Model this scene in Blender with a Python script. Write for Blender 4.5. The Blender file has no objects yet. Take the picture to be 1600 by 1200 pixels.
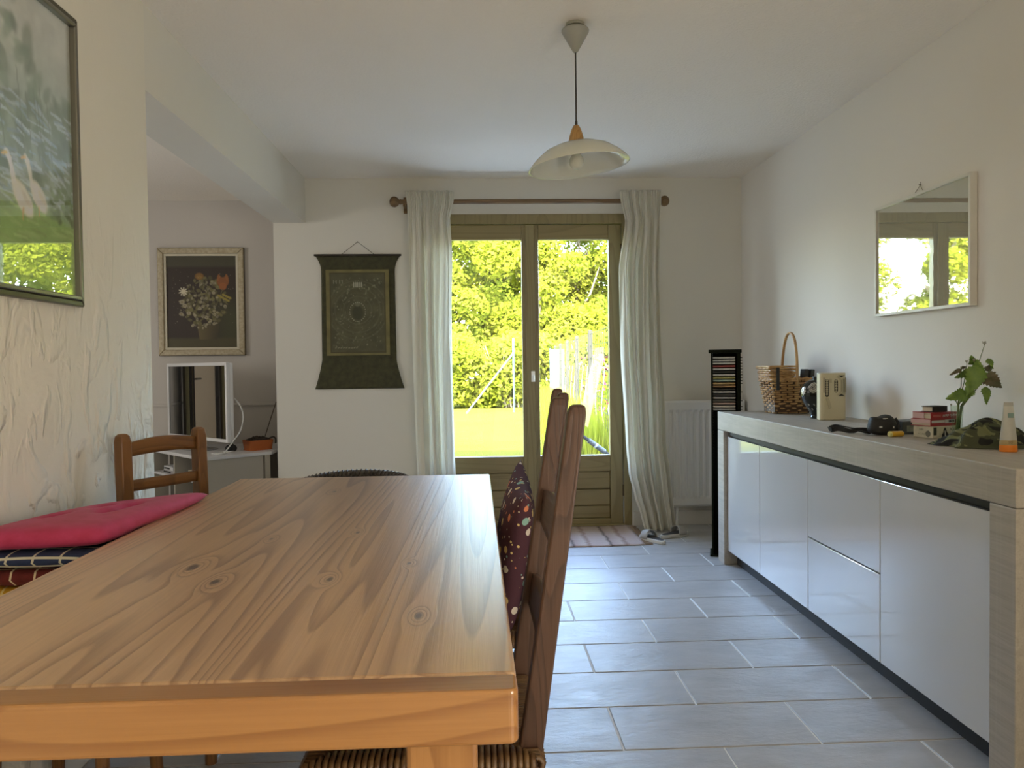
import bpy, bmesh, math, random
import numpy as np
from mathutils import Vector, Matrix
random.seed(7)
rng = np.random.default_rng(7)
S = bpy.context.scene
COL = S.collection
PI = math.pi

# ------------------------------------------------------------------ camera
F_PX, YAW, PITCH, ROLL, CAMZ = 1218.3, .0443, .0248, .0125, 1.149
cy, sy, cp, sp, cr, sr = math.cos(YAW), math.sin(YAW), math.cos(PITCH), math.sin(PITCH), math.cos(ROLL), math.sin(ROLL)
_X = Vector((cy, -sy, 0)); _F = Vector((sy*cp, cy*cp, -sp)); _U = Vector((sy*sp, cy*sp, cp))
RX = cr*_X - sr*_U
UP = sr*_X + cr*_U
cam_d = bpy.data.cameras.new('camera'); cam = bpy.data.objects.new('camera', cam_d); COL.objects.link(cam)
cam_d.sensor_width = 36; cam_d.lens = F_PX/1600*36; cam_d.clip_start = .05; cam_d.clip_end = 300
m3 = Matrix((RX, UP, -_F)).transposed()
cam.matrix_world = Matrix.Translation((0, 0, CAMZ)) @ m3.to_4x4()
S.camera = cam

def at(u, v, y=None, z=None, x=None):
    """point of the room that the photograph shows at (u, v), on a given plane"""
    d = _F + RX*((u-800)/F_PX) - UP*((v-600)/F_PX)
    o = Vector((0, 0, CAMZ))
    t = (y/d.y) if y is not None else ((z-CAMZ)/d.z if z is not None else x/d.x)
    return o + d*t

# ------------------------------------------------------------------ world, sun, lamps, exposure
W = bpy.data.worlds.new('world'); S.world = W; W.use_nodes = True
wn = W.node_tree; bg = wn.nodes['Background']
sky = wn.nodes.new('ShaderNodeTexSky'); sky.sky_type = 'NISHITA'; sky.sun_disc = False
sky.sun_elevation = math.radians(46); sky.sun_rotation = math.radians(190); sky.air_density = 1.2; sky.dust_density = 2.0; sky.ozone_density = 1.0
wn.links.new(sky.outputs[0], bg.inputs[0]); bg.inputs[1].default_value = 2.8

def lamp(name, kind, energy, loc, rot, **k):
    d = bpy.data.lights.new(name, kind); d.energy = energy
    o = bpy.data.objects.new(name, d); COL.objects.link(o); o.location = loc; o.rotation_euler = rot
    for a, b in k.items(): setattr(d, a, b)
    return o
sun = lamp('sun', 'SUN', 15.0, (0, -10, 20), (math.radians(46), 0, math.radians(-12)), angle=.009, color=(1, .95, .82))
# added fill lamps on closed walls, behind the camera and in the next room
R_LAMP = 1.82
lamp('rear_fill', 'AREA', 35, (R_LAMP, -.72, 1.15), (math.radians(104), 0, math.radians(90)), shape='RECTANGLE', size=1.15, size_y=1.9, color=(1, .90, .77))
lamp('side_fill', 'AREA', 13, (-4.38, 3.6, 1.55), (math.radians(90), 0, math.radians(-90)), shape='RECTANGLE', size=1.5, size_y=1.2, color=(1, .96, .92))
# portal that guides the sky sampling through the garden door
_p = lamp('garden_door_portal', 'AREA', 1, (.38, 5.72, 1.26), (math.radians(90), 0, PI), shape='RECTANGLE', size=1.1, size_y=1.55)
_p.data.cycles.is_portal = True
S.view_settings.view_transform = 'Standard'; S.view_settings.look = 'None'
S.view_settings.gamma = 1; S.view_settings.use_curve_mapping = False
S.view_settings.exposure = 1.36
S.cycles.max_bounces = 10; S.cycles.diffuse_bounces = 6; S.cycles.glossy_bounces = 4; S.cycles.transmission_bounces = 6
S.cycles.transparent_max_bounces = 12; S.cycles.sample_clamp_indirect = 6; S.cycles.caustics_reflective = False; S.cycles.caustics_refractive = False
S.cycles.use_denoising = True

# ------------------------------------------------------------------ node helpers
class NT:
    def __init__(s, m): s.t = m.node_tree
    def n(s, typ, **k):
        o = s.t.nodes.new('ShaderNode'+typ)
        for a, b in k.items(): setattr(o, a, b)
        return o
    def l(s, a, b): s.t.links.new(a, b)
    def math(s, op, a, b=None, c=None):
        o = s.n('Math', operation=op)
        for i, v in enumerate((a, b, c)):
            if v is None: continue
            if isinstance(v, (int, float)): o.inputs[i].default_value = v
            else: s.l(v, o.inputs[i])
        return o.outputs[0]
    def mapped(s, scale=(1, 1, 1), loc=(0, 0, 0), src=None, coord='Object'):
        if src is None: src = s.n('TexCoord').outputs[coord]
        mp = s.n('Mapping'); mp.inputs['Scale'].default_value = scale; mp.inputs['Location'].default_value = loc
        s.l(src, mp.inputs[0]); return mp.outputs[0]
    def noise(s, vec, scale, detail=3, rough=.5, dist=0):
        o = s.n('TexNoise'); o.inputs['Scale'].default_value = scale; o.inputs['Detail'].default_value = detail
        o.inputs['Roughness'].default_value = rough; o.inputs['Distortion'].default_value = dist
        if vec is not None: s.l(vec, o.inputs['Vector'])
        return o.outputs[0]
    def ramp(s, fac, stops, interp='LINEAR'):
        o = s.n('ValToRGB'); r = o.color_ramp; r.interpolation = interp
        while len(r.elements) < len(stops): r.elements.new(.5)
        for e, (p, c) in zip(r.elements, stops): e.position = p; e.color = (*c[:3], 1) if not isinstance(c, (int, float)) else (c, c, c, 1)
        s.l(fac, o.inputs[0]); return o.outputs[0]
    def mix(s, fac, a, b, blend='MIX'):
        o = s.n('Mix', data_type='RGBA', blend_type=blend)
        for i, v in ((0, fac), (6, a), (7, b)):
            if isinstance(v, (int, float)): o.inputs[i].default_value = v
            elif isinstance(v, tuple): o.inputs[i].default_value = (*v[:3], 1)
            else: s.l(v, o.inputs[i])
        return o.outputs[2]
    def bump(s, h, strength=.3, dist=.01, normal=None):
        o = s.n('Bump'); o.inputs['Strength'].default_value = strength; o.inputs['Distance'].default_value = dist
        s.l(h, o.inputs['Height'])
        if normal is not None: s.l(normal, o.inputs['Normal'])
        return o.outputs[0]

def newmat(name):
    m = bpy.data.materials.new(name); m.use_nodes = True
    t = NT(m); b = m.node_tree.nodes['Principled BSDF']
    return m, t, b

def mat(name, col, rough=.5, metal=0, var=None, bump=None, coat=0, spec=None, sheen=0, trans=0, ior=None):
    """var = (second colour, scale, stretch), bump = (scale, strength, distance)"""
    m, t, b = newmat(name)
    b.inputs['Base Color'].default_value = (*col, 1); b.inputs['Roughness'].default_value = rough; b.inputs['Metallic'].default_value = metal
    if var:
        c2, sc, st = (var+((1, 1, 1),))[:3]
        n = t.noise(t.mapped(st), sc, 4, .6)
        t.l(t.mix(t.ramp(n, [(.35, 0), (.65, 1)]), col, c2), b.inputs['Base Color'])
    if bump:
        t.l(t.bump(t.noise(t.mapped(), bump[0], 4, .6), bump[1], bump[2]), b.inputs['Normal'])
    if coat: b.inputs['Coat Weight'].default_value = coat; b.inputs['Coat Roughness'].default_value = .05
    if spec is not None: b.inputs['Specular IOR Level'].default_value = spec
    if sheen: b.inputs['Sheen Weight'].default_value = sheen; b.inputs['Sheen Roughness'].default_value = .4
    if trans: b.inputs['Transmission Weight'].default_value = trans
    if ior: b.inputs['IOR'].default_value = ior
    return m

def grain(name, light, dark, axis='y', freq=26, rough=.4, width=1.0, knots=(), bump=.12, fibre=.25, coat=0, off=(0, 0, 0), st=.16, cr=.12):
    """sawn wood: growth rings as contour lines of a noise stretched along the board"""
    m, t, b = newmat(name)
    st = {'x': (st, 1.6, 1.6), 'y': (1.6, st, 1.6), 'z': (1.6, 1.6, st)}[axis]
    base = t.n('TexCoord').outputs['Object']
    v = t.mapped(tuple(a*width for a in st), off, base)
    f = t.noise(v, 2.2, 2, .45, .15)
    dk = None
    for kx, ky, r in knots:
        mp = t.n('Mapping'); mp.vector_type = 'POINT'; mp.inputs['Location'].default_value = (-kx/r, -ky/(r*2.6), 0); mp.inputs['Scale'].default_value = (1/r, 1/(r*2.6), 0)
        t.l(base, mp.inputs[0])
        ln = t.n('VectorMath', operation='LENGTH'); t.l(mp.outputs[0], ln.inputs[0]); d = ln.outputs[1]
        g = t.math('POWER', 2.718, t.math('MULTIPLY', t.math('MULTIPLY', d, d), -.30))
        f = t.math('ADD', f, t.math('MULTIPLY', g, .10))
        k = t.math('SMOOTH_MIN', 1.0, t.math('MAXIMUM', t.math('SUBTRACT', 1.25, t.math('ADD', d, t.math('MULTIPLY', t.noise(t.mapped((60, 22, 60), (0, 0, 0), base), 1, 3), .7))), 0.0), .1)
        dk = k if dk is None else t.math('MAXIMUM', dk, k)
    ring = t.math('FRACT', t.math('MULTIPLY', f, freq))
    line = t.ramp(ring, [(0, .15), (.55, .28), (.86, .95), (.93, 1), (1, .15)])
    st2 = {'x': (3, 160, 160), 'y': (160, 3, 160), 'z': (160, 160, 3)}[axis]
    fib = t.noise(t.mapped(st2, (0, 0, 0), base), 1, 3, .6)
    broad = t.noise(t.mapped(tuple(a*2.2 for a in st), (3, 1, 2), base), 1.4, 3, .55)
    fac = t.math('ADD', t.math('MULTIPLY', line, .74), t.math('MULTIPLY', t.math('SUBTRACT', broad, .5), .9))
    fac = t.math('ADD', fac, t.math('MULTIPLY', t.math('SUBTRACT', fib, .5), fibre*2))
    c = t.mix(t.math('MINIMUM', t.math('MAXIMUM', fac, 0.0), 1.0), light, dark)
    if dk is not None: c = t.mix(t.math('MINIMUM', t.math('MULTIPLY', dk, 2.0), 1.0), c, (dark[0]*.3, dark[1]*.25, dark[2]*.25))
    t.l(c, b.inputs['Base Color'])
    hgt = t.math('ADD', t.math('MULTIPLY', line, -.6), fib)
    t.l(t.bump(hgt, bump, .004), b.inputs['Normal'])
    b.inputs['Roughness'].default_value = rough
    if coat: b.inputs['Coat Weight'].default_value = coat; b.inputs['Coat Roughness'].default_value = cr; b.inputs['Coat IOR'].default_value = 1.8
    return m

# ------------------------------------------------------------------ mesh helpers
def obj(name, bm, m=None, parent=None, smooth=False, bevel=0, seg=2, angle=None):
    me = bpy.data.meshes.new(name)
    bmesh.ops.recalc_face_normals(bm, faces=bm.faces[:]) if bm.faces else None
    bm.to_mesh(me); bm.free()
    o = bpy.data.objects.new(name, me); COL.objects.link(o)
    if m is not None:
        for x in (m if isinstance(m, (list, tuple)) else [m]): me.materials.append(x)
    if parent is not None: o.parent = parent
    if smooth:
        me.polygons.foreach_set('use_smooth', [True]*len(me.polygons))
        if angle: me.set_sharp_from_angle(angle=math.radians(angle))
    if bevel:
        md = o.modifiers.new('bevel', 'BEVEL'); md.width = bevel; md.segments = seg; md.limit_method = 'ANGLE'; md.angle_limit = math.radians(40)
    return o

def pieces(name, bm, m, parent, **k):
    """every connected piece of bm becomes a part of its own"""
    bm.verts.ensure_lookup_table(); seen = set(); out = []
    for v0 in bm.verts:
        if v0.index in seen and v0 in seen: continue
        if v0 in seen: continue
        st_ = [v0]; seen.add(v0); isl = [v0]
        while st_:
            v = st_.pop()
            for e in v.link_edges:
                w = e.other_vert(v)
                if w not in seen: seen.add(w); st_.append(w); isl.append(w)
        b2 = bmesh.new(); mp = {v: b2.verts.new(v.co) for v in isl}
        fs = {f for v in isl for f in v.link_faces}
        for f in fs: b2.faces.new([mp[v] for v in f.verts])
        out.append(obj(name, b2, m, parent, **k))
    bm.free(); return out

def box(bm, lo, hi, M=None, mi=0):
    vs = [bm.verts.new((x, y, z)) for z in (lo[2], hi[2]) for y in (lo[1], hi[1]) for x in (lo[0], hi[0])]
    fs = [bm.faces.new([vs[i] for i in q]) for q in ((0, 2, 3, 1), (4, 5, 7, 6), (0, 1, 5, 4), (2, 6, 7, 3), (0, 4, 6, 2), (1, 3, 7, 5))]
    for f in fs: f.material_index = mi
    if M is not None: bmesh.ops.transform(bm, matrix=M, verts=vs)
    return vs

def bx(lo, hi, M=None):
    bm = bmesh.new(); box(bm, lo, hi, M); return bm

def tube(bm, pts, r, seg=8, closed=False, cap=True, flat=1.0, mi=0):
    pts = [Vector(p) for p in pts]; n = len(pts)
    rr = r if hasattr(r, '__len__') else [r]*n
    rings = []; prev = None
    for i, p in enumerate(pts):
        a = pts[(i-1) % n] if (closed or i > 0) else p
        c = pts[(i+1) % n] if (closed or i < n-1) else p
        d = (c-a).normalized() if (c-a).length > 1e-9 else Vector((0, 0, 1))
        if prev is None:
            u = d.cross(Vector((0, 0, 1)))
            if u.length < 1e-3: u = d.cross(Vector((1, 0, 0)))
        else: u = prev - d*prev.dot(d)
        u.normalize(); prev = u; w = d.cross(u)
        rings.append([bm.verts.new(p + u*math.cos(2*PI*k/seg)*rr[i] + w*math.sin(2*PI*k/seg)*rr[i]*flat) for k in range(seg)])
    m = n if closed else n-1
    for i in range(m):
        A, B = rings[i], rings[(i+1) % n]
        for k in range(seg):
            f = bm.faces.new((A[k], A[(k+1) % seg], B[(k+1) % seg], B[k])); f.material_index = mi
    if cap and not closed:
        bm.faces.new(rings[0][::-1]).material_index = mi; bm.faces.new(rings[-1]).material_index = mi
    return bm

def lathe(bm, prof, c=(0, 0, 0), seg=32, cap0=False, cap1=False, sx=1, sy_=1):
    rings = []
    for r, z in prof:
        rings.append([bm.verts.new((c[0]+r*sx*math.cos(2*PI*k/seg), c[1]+r*sy_*math.sin(2*PI*k/seg), c[2]+z)) for k in range(seg)])
    for A, B in zip(rings, rings[1:]):
        for k in range(seg): bm.faces.new((A[k], A[(k+1) % seg], B[(k+1) % seg], B[k]))
    if cap0: bm.faces.new(rings[0][::-1])
    if cap1: bm.faces.new(rings[-1])
    return bm

def prism(bm, poly, z0, z1, M=None, mi=0):
    a = [bm.verts.new((p[0], p[1], z0)) for p in poly]; b = [bm.verts.new((p[0], p[1], z1)) for p in poly]; n = len(poly)
    fs = [bm.faces.new(a[::-1]), bm.faces.new(b)] + [bm.faces.new((a[i], a[(i+1) % n], b[(i+1) % n], b[i])) for i in range(n)]
    for f in fs: f.material_index = mi
    if M is not None: bmesh.ops.transform(bm, matrix=M, verts=a+b)
    return a+b

def grid(bm, fn, nu, nv, closed_u=False):
    V = [[bm.verts.new(fn(i/nu, j/nv)) for i in range(nu if closed_u else nu+1)] for j in range(nv+1)]
    w = nu
    for j in range(nv):
        for i in range(w):
            i2 = (i+1) % nu if closed_u else i+1
            bm.faces.new((V[j][i], V[j][i2], V[j+1][i2], V[j+1][i]))
    return V

def thing(name, label, cat, loc=(0, 0, 0), rotz=0, group=None):
    o = bpy.data.objects.new(name, None); COL.objects.link(o)
    o.empty_display_size = .1; o.location = loc; o.rotation_euler = (0, 0, rotz)
    o['label'] = label; o['category'] = cat
    if group: o['group'] = group
    return o
def tag(o, label, cat, group=None, kind=None):
    o['label'] = label; o['category'] = cat
    if group: o['group'] = group
    if kind: o['kind'] = kind
    return o
def struct(o): o['kind'] = 'structure'; return o
def stuff(o): o['kind'] = 'stuff'; return o
def dup(root, label=None, loc=None, rotz=None):
    r = root.copy(); COL.objects.link(r)
    if label: r['label'] = label
    if loc is not None: r.location = loc
    if rotz is not None: r.rotation_euler = (0, 0, rotz)
    for ch in list(root.children):
        c = ch.copy(); COL.objects.link(c); c.parent = r
        for g in list(ch.children):
            d = g.copy(); COL.objects.link(d); d.parent = c
    return r

# ------------------------------------------------------------------ materials
def plaster(name, col, relief=0, fine=.12, scale=240):
    m, t, b = newmat(name); b.inputs['Roughness'].default_value = .85
    base = t.n('TexCoord').outputs['Object']
    n = t.noise(t.mapped((1, 1, 1), (0, 0, 0), base), 1.3, 3)
    t.l(t.mix(n, tuple(c*.95 for c in col), col), b.inputs['Base Color'])
    nb = t.bump(t.noise(t.mapped((1, 1, 1), (0, 0, 0), base), scale, 2, .6), fine, .003)
    if relief:
        w = t.noise(t.mapped((1, 1, 1), (0, 0, 0), base), 3.5, 2)
        mp = t.n('Mapping'); mp.inputs['Rotation'].default_value = (.75, 0, 0); mp.inputs['Scale'].default_value = (1, 1.5, .95)
        t.l(base, mp.inputs[0])
        big = t.noise(mp.outputs[0], 3.2, 4, .55, .8)
        flap = t.ramp(t.noise(mp.outputs[0], 5.2, 3, .5, .7), [(.53, 0), (.60, .8), (.70, 1)])
        mp2 = t.n('Mapping'); mp2.inputs['Rotation'].default_value = (-.5, 0, 0); mp2.inputs['Scale'].default_value = (1, 2.6, 1.1); mp2.inputs['Location'].default_value = (5, 3, 1)
        t.l(base, mp2.inputs[0])
        flap2 = t.ramp(t.noise(mp2.outputs[0], 5.0, 3, .5, .6), [(.56, 0), (.63, .7), (.72, 1)])
        # the trowelled relief is heavy low down and dies out towards the ceiling
        sep = t.n('SeparateXYZ'); t.l(base, sep.inputs[0])
        fade = t.ramp(t.math('MULTIPLY', sep.outputs[2], .4), [(.40, 1), (.68, .05)])
        h = t.math('ADD', t.math('MULTIPLY', big, .9), t.math('ADD', t.math('MULTIPLY', flap, .32), t.math('MULTIPLY', flap2, .32)))
        nb = t.bump(t.math('MULTIPLY', h, fade), relief, .035, nb)
    t.l(nb, b.inputs['Normal'])
    return m
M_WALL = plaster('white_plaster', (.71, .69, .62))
M_WALLR = plaster('white_plaster_right', (.74, .71, .65))
M_REL = plaster('trowelled_plaster', (.74, .71, .62), relief=.68)
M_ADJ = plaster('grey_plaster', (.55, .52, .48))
M_CEIL = plaster('stippled_ceiling', (.90, .85, .77), fine=1.0, scale=75)
M_PAINT = mat('white_paint', (.72, .72, .70), .45)
M_RAD = mat('radiator_enamel', (.70, .70, .67), .35)
M_BASE = mat('skirting_tile', (.64, .62, .57), .5)

def tile_mat():
    m, t, b = newmat('slate_tile')
    base = t.n('TexCoord').outputs['Object']; inf = t.n('ObjectInfo')
    add = t.n('VectorMath', operation='ADD'); t.l(base, add.inputs[0])
    sc = t.n('VectorMath', operation='SCALE'); t.l(inf.outputs['Location'], sc.inputs[0]); sc.inputs['Scale'].default_value = 3.7
    t.l(sc.outputs[0], add.inputs[1])
    v = add.outputs[0]
    n1 = t.noise(t.mapped((2, 4, 1), (0, 0, 0), v), 2.2, 5, .6, .2)
    c = t.mix(t.ramp(n1, [(.3, 0), (.7, 1)]), (.36, .355, .345), (.47, .46, .445))
    c = t.mix(t.math('MULTIPLY', inf.outputs['Random'], .3), c, (.36, .355, .345))
    t.l(c, b.inputs['Base Color'])
    t.l(t.ramp(t.noise(v, 7, 4, .6), [(.3, .36), (.7, .46)]), b.inputs['Roughness'])
    h = t.noise(t.mapped((1.2, 2.4, 1), (0, 0, 0), v), 8, 8, .62, .25)
    t.l(t.bump(h, .55, .010), b.inputs['Normal'])
    return m
M_TILE = tile_mat()
M_GROUT = mat('pale_grout', (.80, .78, .73), .8)
M_DOORWOOD = grain('varnished_door_wood', (.27, .225, .105), (.20, .155, .065), 'z', 22, .36, bump=.05)
M_DOORWOODX = grain('varnished_door_wood_across', (.27, .215, .095), (.20, .15, .06), 'x', 22, .36, bump=.05)
M_DARKROD = grain('dark_rod_wood', (.20, .12, .05), (.09, .05, .02), 'x', 20, .45)

def glass_mat(name, ior=1.45, tint=(1, 1, 1), rough=0.0):
    m = bpy.data.materials.new(name); m.use_nodes = True; t = NT(m)
    for n in list(m.node_tree.nodes): m.node_tree.nodes.remove(n)
    out = t.n('OutputMaterial'); fr = t.n('Fresnel')
    bf = t.n('NewGeometry').outputs['Backfacing']; t.l(t.math('ADD', ior, t.math('MULTIPLY', bf, 1/ior-ior)), fr.inputs[0])
    tr = t.n('BsdfTransparent'); tr.inputs[0].default_value = (*tint, 1)
    gl = t.n('BsdfGlossy'); gl.inputs['Roughness'].default_value = rough
    mx = t.n('MixShader'); t.l(fr.outputs[0], mx.inputs[0]); t.l(tr.outputs[0], mx.inputs[1]); t.l(gl.outputs[0], mx.inputs[2])
    t.l(mx.outputs[0], out.inputs[0]); return m
M_GLASS = glass_mat('window_glass', 1.45)
M_PICGLASS = glass_mat('picture_glass', 1.95)

def cloth_mat(name, col, transl=.45, transp=.0, weave=900, seed=0):
    m = bpy.data.materials.new(name); m.use_nodes = True; t = NT(m)
    for n in list(m.node_tree.nodes): m.node_tree.nodes.remove(n)
    out = t.n('OutputMaterial'); d = t.n('BsdfDiffuse'); d.inputs[0].default_value = (*col, 1)
    tl = t.n('BsdfTranslucent'); tl.inputs[0].default_value = (*col, 1)
    mx = t.n('MixShader'); mx.inputs[0].default_value = transl; t.l(d.outputs[0], mx.inputs[1]); t.l(tl.outputs[0], mx.inputs[2])
    b = t.bump(t.noise(t.mapped((1, 1, .06)), weave*.2, 2), .25, .003); t.l(b, d.inputs['Normal'])
    if transp:
        tp = t.n('BsdfTransparent'); m2 = t.n('MixShader'); m2.inputs[0].default_value = transp
        t.l(mx.outputs[0], m2.inputs[1]); t.l(tp.outputs[0], m2.inputs[2]); t.l(m2.outputs[0], out.inputs[0])
    else: t.l(mx.outputs[0], out.inputs[0])
    return m
M_CURT = cloth_mat('sheer_white_cotton', (.82, .80, .71), .40, .06)

def vcol_mat(name, rough=.5, bump=0):
    m, t, b = newmat(name); a = t.n('VertexColor'); a.layer_name = 'Col'
    t.l(a.outputs[0], b.inputs['Base Color']); b.inputs['Roughness'].default_value = rough
    if bump: t.l(t.bump(t.noise(t.mapped(), 120, 3), bump, .002), b.inputs['Normal'])
    return m
M_PRINT = vcol_mat('painted_print', .55, .15)
M_GLAZE = vcol_mat('glazed_pottery', .12)

# ------------------------------------------------------------------ room shell
D, R, L, L2, Y2, ZC = 5.467, 1.882, -1.170, -1.392, 6.174, 2.45
REAR, ADJ = -1.5, -4.5
YJ, ZB = 2.862, 2.145
DX0, DX1, DZ1 = -.325, 1.083, 2.2
def sbox(name, boxes, m, bevel=0):
    bm = bmesh.new()
    for lo, hi in boxes: box(bm, lo, hi)
    return struct(obj(name, bm, m, bevel=bevel))
floor = sbox('floor', [((ADJ-.2, REAR-.2, -.12), (R+.2, Y2+.2, -.003))], M_GROUT)
sbox('ceiling', [((ADJ-.2, REAR-.2, ZC), (R+.2, Y2+.2, ZC+.15))], M_CEIL)
sbox('wall_right', [((R, REAR-.2, -.12), (R+.25, D+.25, ZC))], M_WALLR)
sbox('wall_left', [((L2, REAR, -.003), (L, YJ, ZC))], M_REL)
sbox('beam', [((L2, YJ, ZB), (L, D, ZC))], M_WALL)
sbox('wall_back', [((L2, D, -.12), (DX0, D+.26, ZC)), ((DX1, D, -.12), (R, D+.26, ZC)), ((DX0, D, DZ1), (DX1, D+.26, ZC)),
                   ((L2, D+.26, -.12), (L2+.25, Y2, ZC))], M_WALL)
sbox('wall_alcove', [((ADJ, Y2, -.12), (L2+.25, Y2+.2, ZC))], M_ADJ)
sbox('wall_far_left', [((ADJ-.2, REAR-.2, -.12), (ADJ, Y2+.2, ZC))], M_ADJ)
sbox('wall_rear', [((ADJ, REAR-.2, -.12), (R, REAR, ZC))], M_WALL)
sbox('baseboard_back', [((1.09, D-.018, -.003), (R, D, .10))], M_BASE, .004)
sbox('baseboard_left', [((L, REAR, -.003), (L+.012, YJ, .08))], M_BASE, .004)
sbox('baseboard_right', [((R-.012, REAR, -.003), (R, D-.018, .08))], M_BASE, .004)
sbox('trim_1', [((ADJ, Y2-.012, .855), (L2, Y2, .875))], M_ADJ, .003)     # cable duct along the alcove wall
# the rest of the house above, which shades the terrace
sbox('roof', [((ADJ-.3, REAR-.3, ZC+.15), (R+.4, D+.45, 5.3))], mat('roof_render', (.5, .45, .38), .9))
# added blank frames on closed walls, one around each fill lamp
def window(n, lo, hi, axis):
    w = struct(thing('window_%d' % n, 'white framed window', 'window')); del w['label']; del w['category']
    bm = bmesh.new(); t = .06
    if axis == 'y':
        y0, y1 = lo[1], hi[1]
        for a, b in (((lo[0], lo[2]), (hi[0], lo[2]+t)), ((lo[0], hi[2]-t), (hi[0], hi[2])), ((lo[0], lo[2]+t), (lo[0]+t, hi[2]-t)), ((hi[0]-t, lo[2]+t), (hi[0], hi[2]-t))):
            box(bm, (a[0], y0, a[1]), (b[0], y1, b[1]))
    else:
        x0, x1 = lo[0], hi[0]
        for a, b in (((lo[1], lo[2]), (hi[1], lo[2]+t)), ((lo[1], hi[2]-t), (hi[1], hi[2])), ((lo[1], lo[2]+t), (lo[1]+t, hi[2]-t)), ((hi[1]-t, lo[2]+t), (hi[1], hi[2]-t))):
            box(bm, (x0, a[0], a[1]), (x1, b[0], b[1]))
    obj('window_frame', bm, M_PAINT, w)
    return w
window(2, (R-.05, -1.37, .1), (R, -.07, 2.2), 'x')
window(3, (ADJ, 2.75, .85), (ADJ+.05, 4.45, 2.25), 'x')

# floor tiles, 60 x 30 running bond
TW, TH, J = .60, .2935, .0060
proto = {}
def tile(x0, x1, y0, y1):
    key = (round(x1-x0, 3), round(y1-y0, 3))
    if key not in proto:
        w, h = x1-x0-J, y1-y0-J
        bm = bmesh.new(); e = .002
        a = [bm.verts.new((s*w/2, q*h/2, -.006)) for s, q in ((-1, -1), (1, -1), (1, 1), (-1, 1))]
        c = [bm.verts.new((s*w/2, q*h/2, -.0015)) for s, q in ((-1, -1), (1, -1), (1, 1), (-1, 1))]
        d = [bm.verts.new((s*(w/2-e), q*(h/2-e), 0)) for s, q in ((-1, -1), (1, -1), (1, 1), (-1, 1))]
        bm.faces.new(d)
        for i in range(4):
            k = (i+1) % 4
            bm.faces.new((a[i], a[k], c[k], c[i])); bm.faces.new((c[i], c[k], d[k], d[i]))
        o = obj('tile', bm, M_TILE, floor); proto[key] = o
    else:
        o = proto[key].copy(); COL.objects.link(o)
    o.location = ((x0+x1)/2, (y0+y1)/2, 0)
row = 0
yr = 2.272 - 10*TH
while yr < Y2:
    y0, y1 = max(yr, -.66), min(yr+TH, D-.02 if True else Y2)
    if y1 - y0 > .02:
        k = round((yr-2.272)/TH)
        x = (.421 if k % 2 == 0 else .721) - 6*TW
        left = L+.012 if yr+TH/2 < YJ else -2.4
        while x < R-.013:
            x0, x1 = max(x, left), min(x+TW, R-.013)
            if x1-x0 > .02: tile(x0, x1, y0, y1)
            x += TW
    yr += TH

# ------------------------------------------------------------------ garden door
door = struct(thing('door_1', '', '')); del door['label']; del door['category']
GY = 5.535
GX0, M0, M1, GX1, GB, GT = -.1755, .3195, .4388, .9344, .5008, 2.024
MC = (M0+M1)/2
bm = bmesh.new()
FT = .055
box(bm, (DX0, D-.006, 0), (DX0+FT, D+.10, DZ1)); box(bm, (DX1-FT, D-.006, 0), (DX1, D+.10, DZ1)); box(bm, (DX0+FT, D-.006, DZ1-.07), (DX1-FT, D+.10, DZ1))
obj('door_frame', bm, M_DOORWOOD, door, bevel=.004)
for s in (0, 1):
    x0, x1 = (DX0+FT+.003, MC-.002) if s == 0 else (MC+.002, DX1-FT-.003)
    g0, g1 = (GX0, M0) if s == 0 else (M1, GX1)
    bm = bmesh.new(); ya, yb = D+.012, D+.065
    box(bm, (x0, ya, .012), (g0, yb, DZ1-.073)); box(bm, (g1, ya, .012), (x1, yb, DZ1-.073))
    leaf = bpy.data.objects.new('door_leaf', None); COL.objects.link(leaf); leaf.parent = door; pieces('door_stile', bm, M_DOORWOOD, leaf, bevel=.004)
    bm = bmesh.new()
    box(bm, (g0, ya, GT), (g1, yb, DZ1-.073)); box(bm, (g0, ya, .385), (g1, yb, GB)); box(bm, (g0, ya, .012), (g1, yb, .05))
    pieces('rail', bm, M_DOORWOODX, leaf, bevel=.004)
    for z0, z1 in ((.052, .138), (.142, .256), (.260, .382)):
        pass
        obj('panel_board', bx((g0+.001, ya+.014, z0), (g1-.001, yb-.01, z1)), M_DOORWOODX, leaf, bevel=.005)
    obj('panel_backing', bx((g0, yb-.0098, .05), (g1, yb-.002, .385)), M_DOORWOODX, leaf)
    obj('glass_pane', bx((g0, GY-.003, GB), (g1, GY+.003, GT)), M_GLASS, leaf)
    bm = bmesh.new()
    for zz in (.25, 1.1, 1.95):
        xx = x0 if s == 0 else x1
        tube(bm, [(xx, ya-.008, zz-.04), (xx, ya-.008, zz+.04)], .007, 8)
    pieces('hinge', bm, mat('bronze_hinge', (.12, .09, .05), .4, .8) if s == 0 else bpy.data.materials['bronze_hinge'], leaf)
bm = bmesh.new(); box(bm, (MC-.033, D-.004, .012), (MC+.033, D+.014, DZ1-.073))
obj('meeting_stile', bm, M_DOORWOOD, door, bevel=.006)
bm = bmesh.new(); hx, hz = MC+.012, 1.062
box(bm, (hx-.013, D-.012, hz-.035), (hx+.013, D-.003, hz+.04))
tube(bm, [(hx, D-.012, hz+.01), (hx, D-.04, hz+.01), (hx+.004, D-.045, hz-.005), (hx+.006, D-.042, hz-.03)], .006, 8)
obj('handle', bm, mat('pale_metal_handle', (.75, .75, .72), .3, .3), door, bevel=.002)
obj('threshold', bx((DX0+FT, D-.01, -.004), (DX1-FT, D+.26, .012)), M_DOORWOODX, door, bevel=.003)

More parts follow.
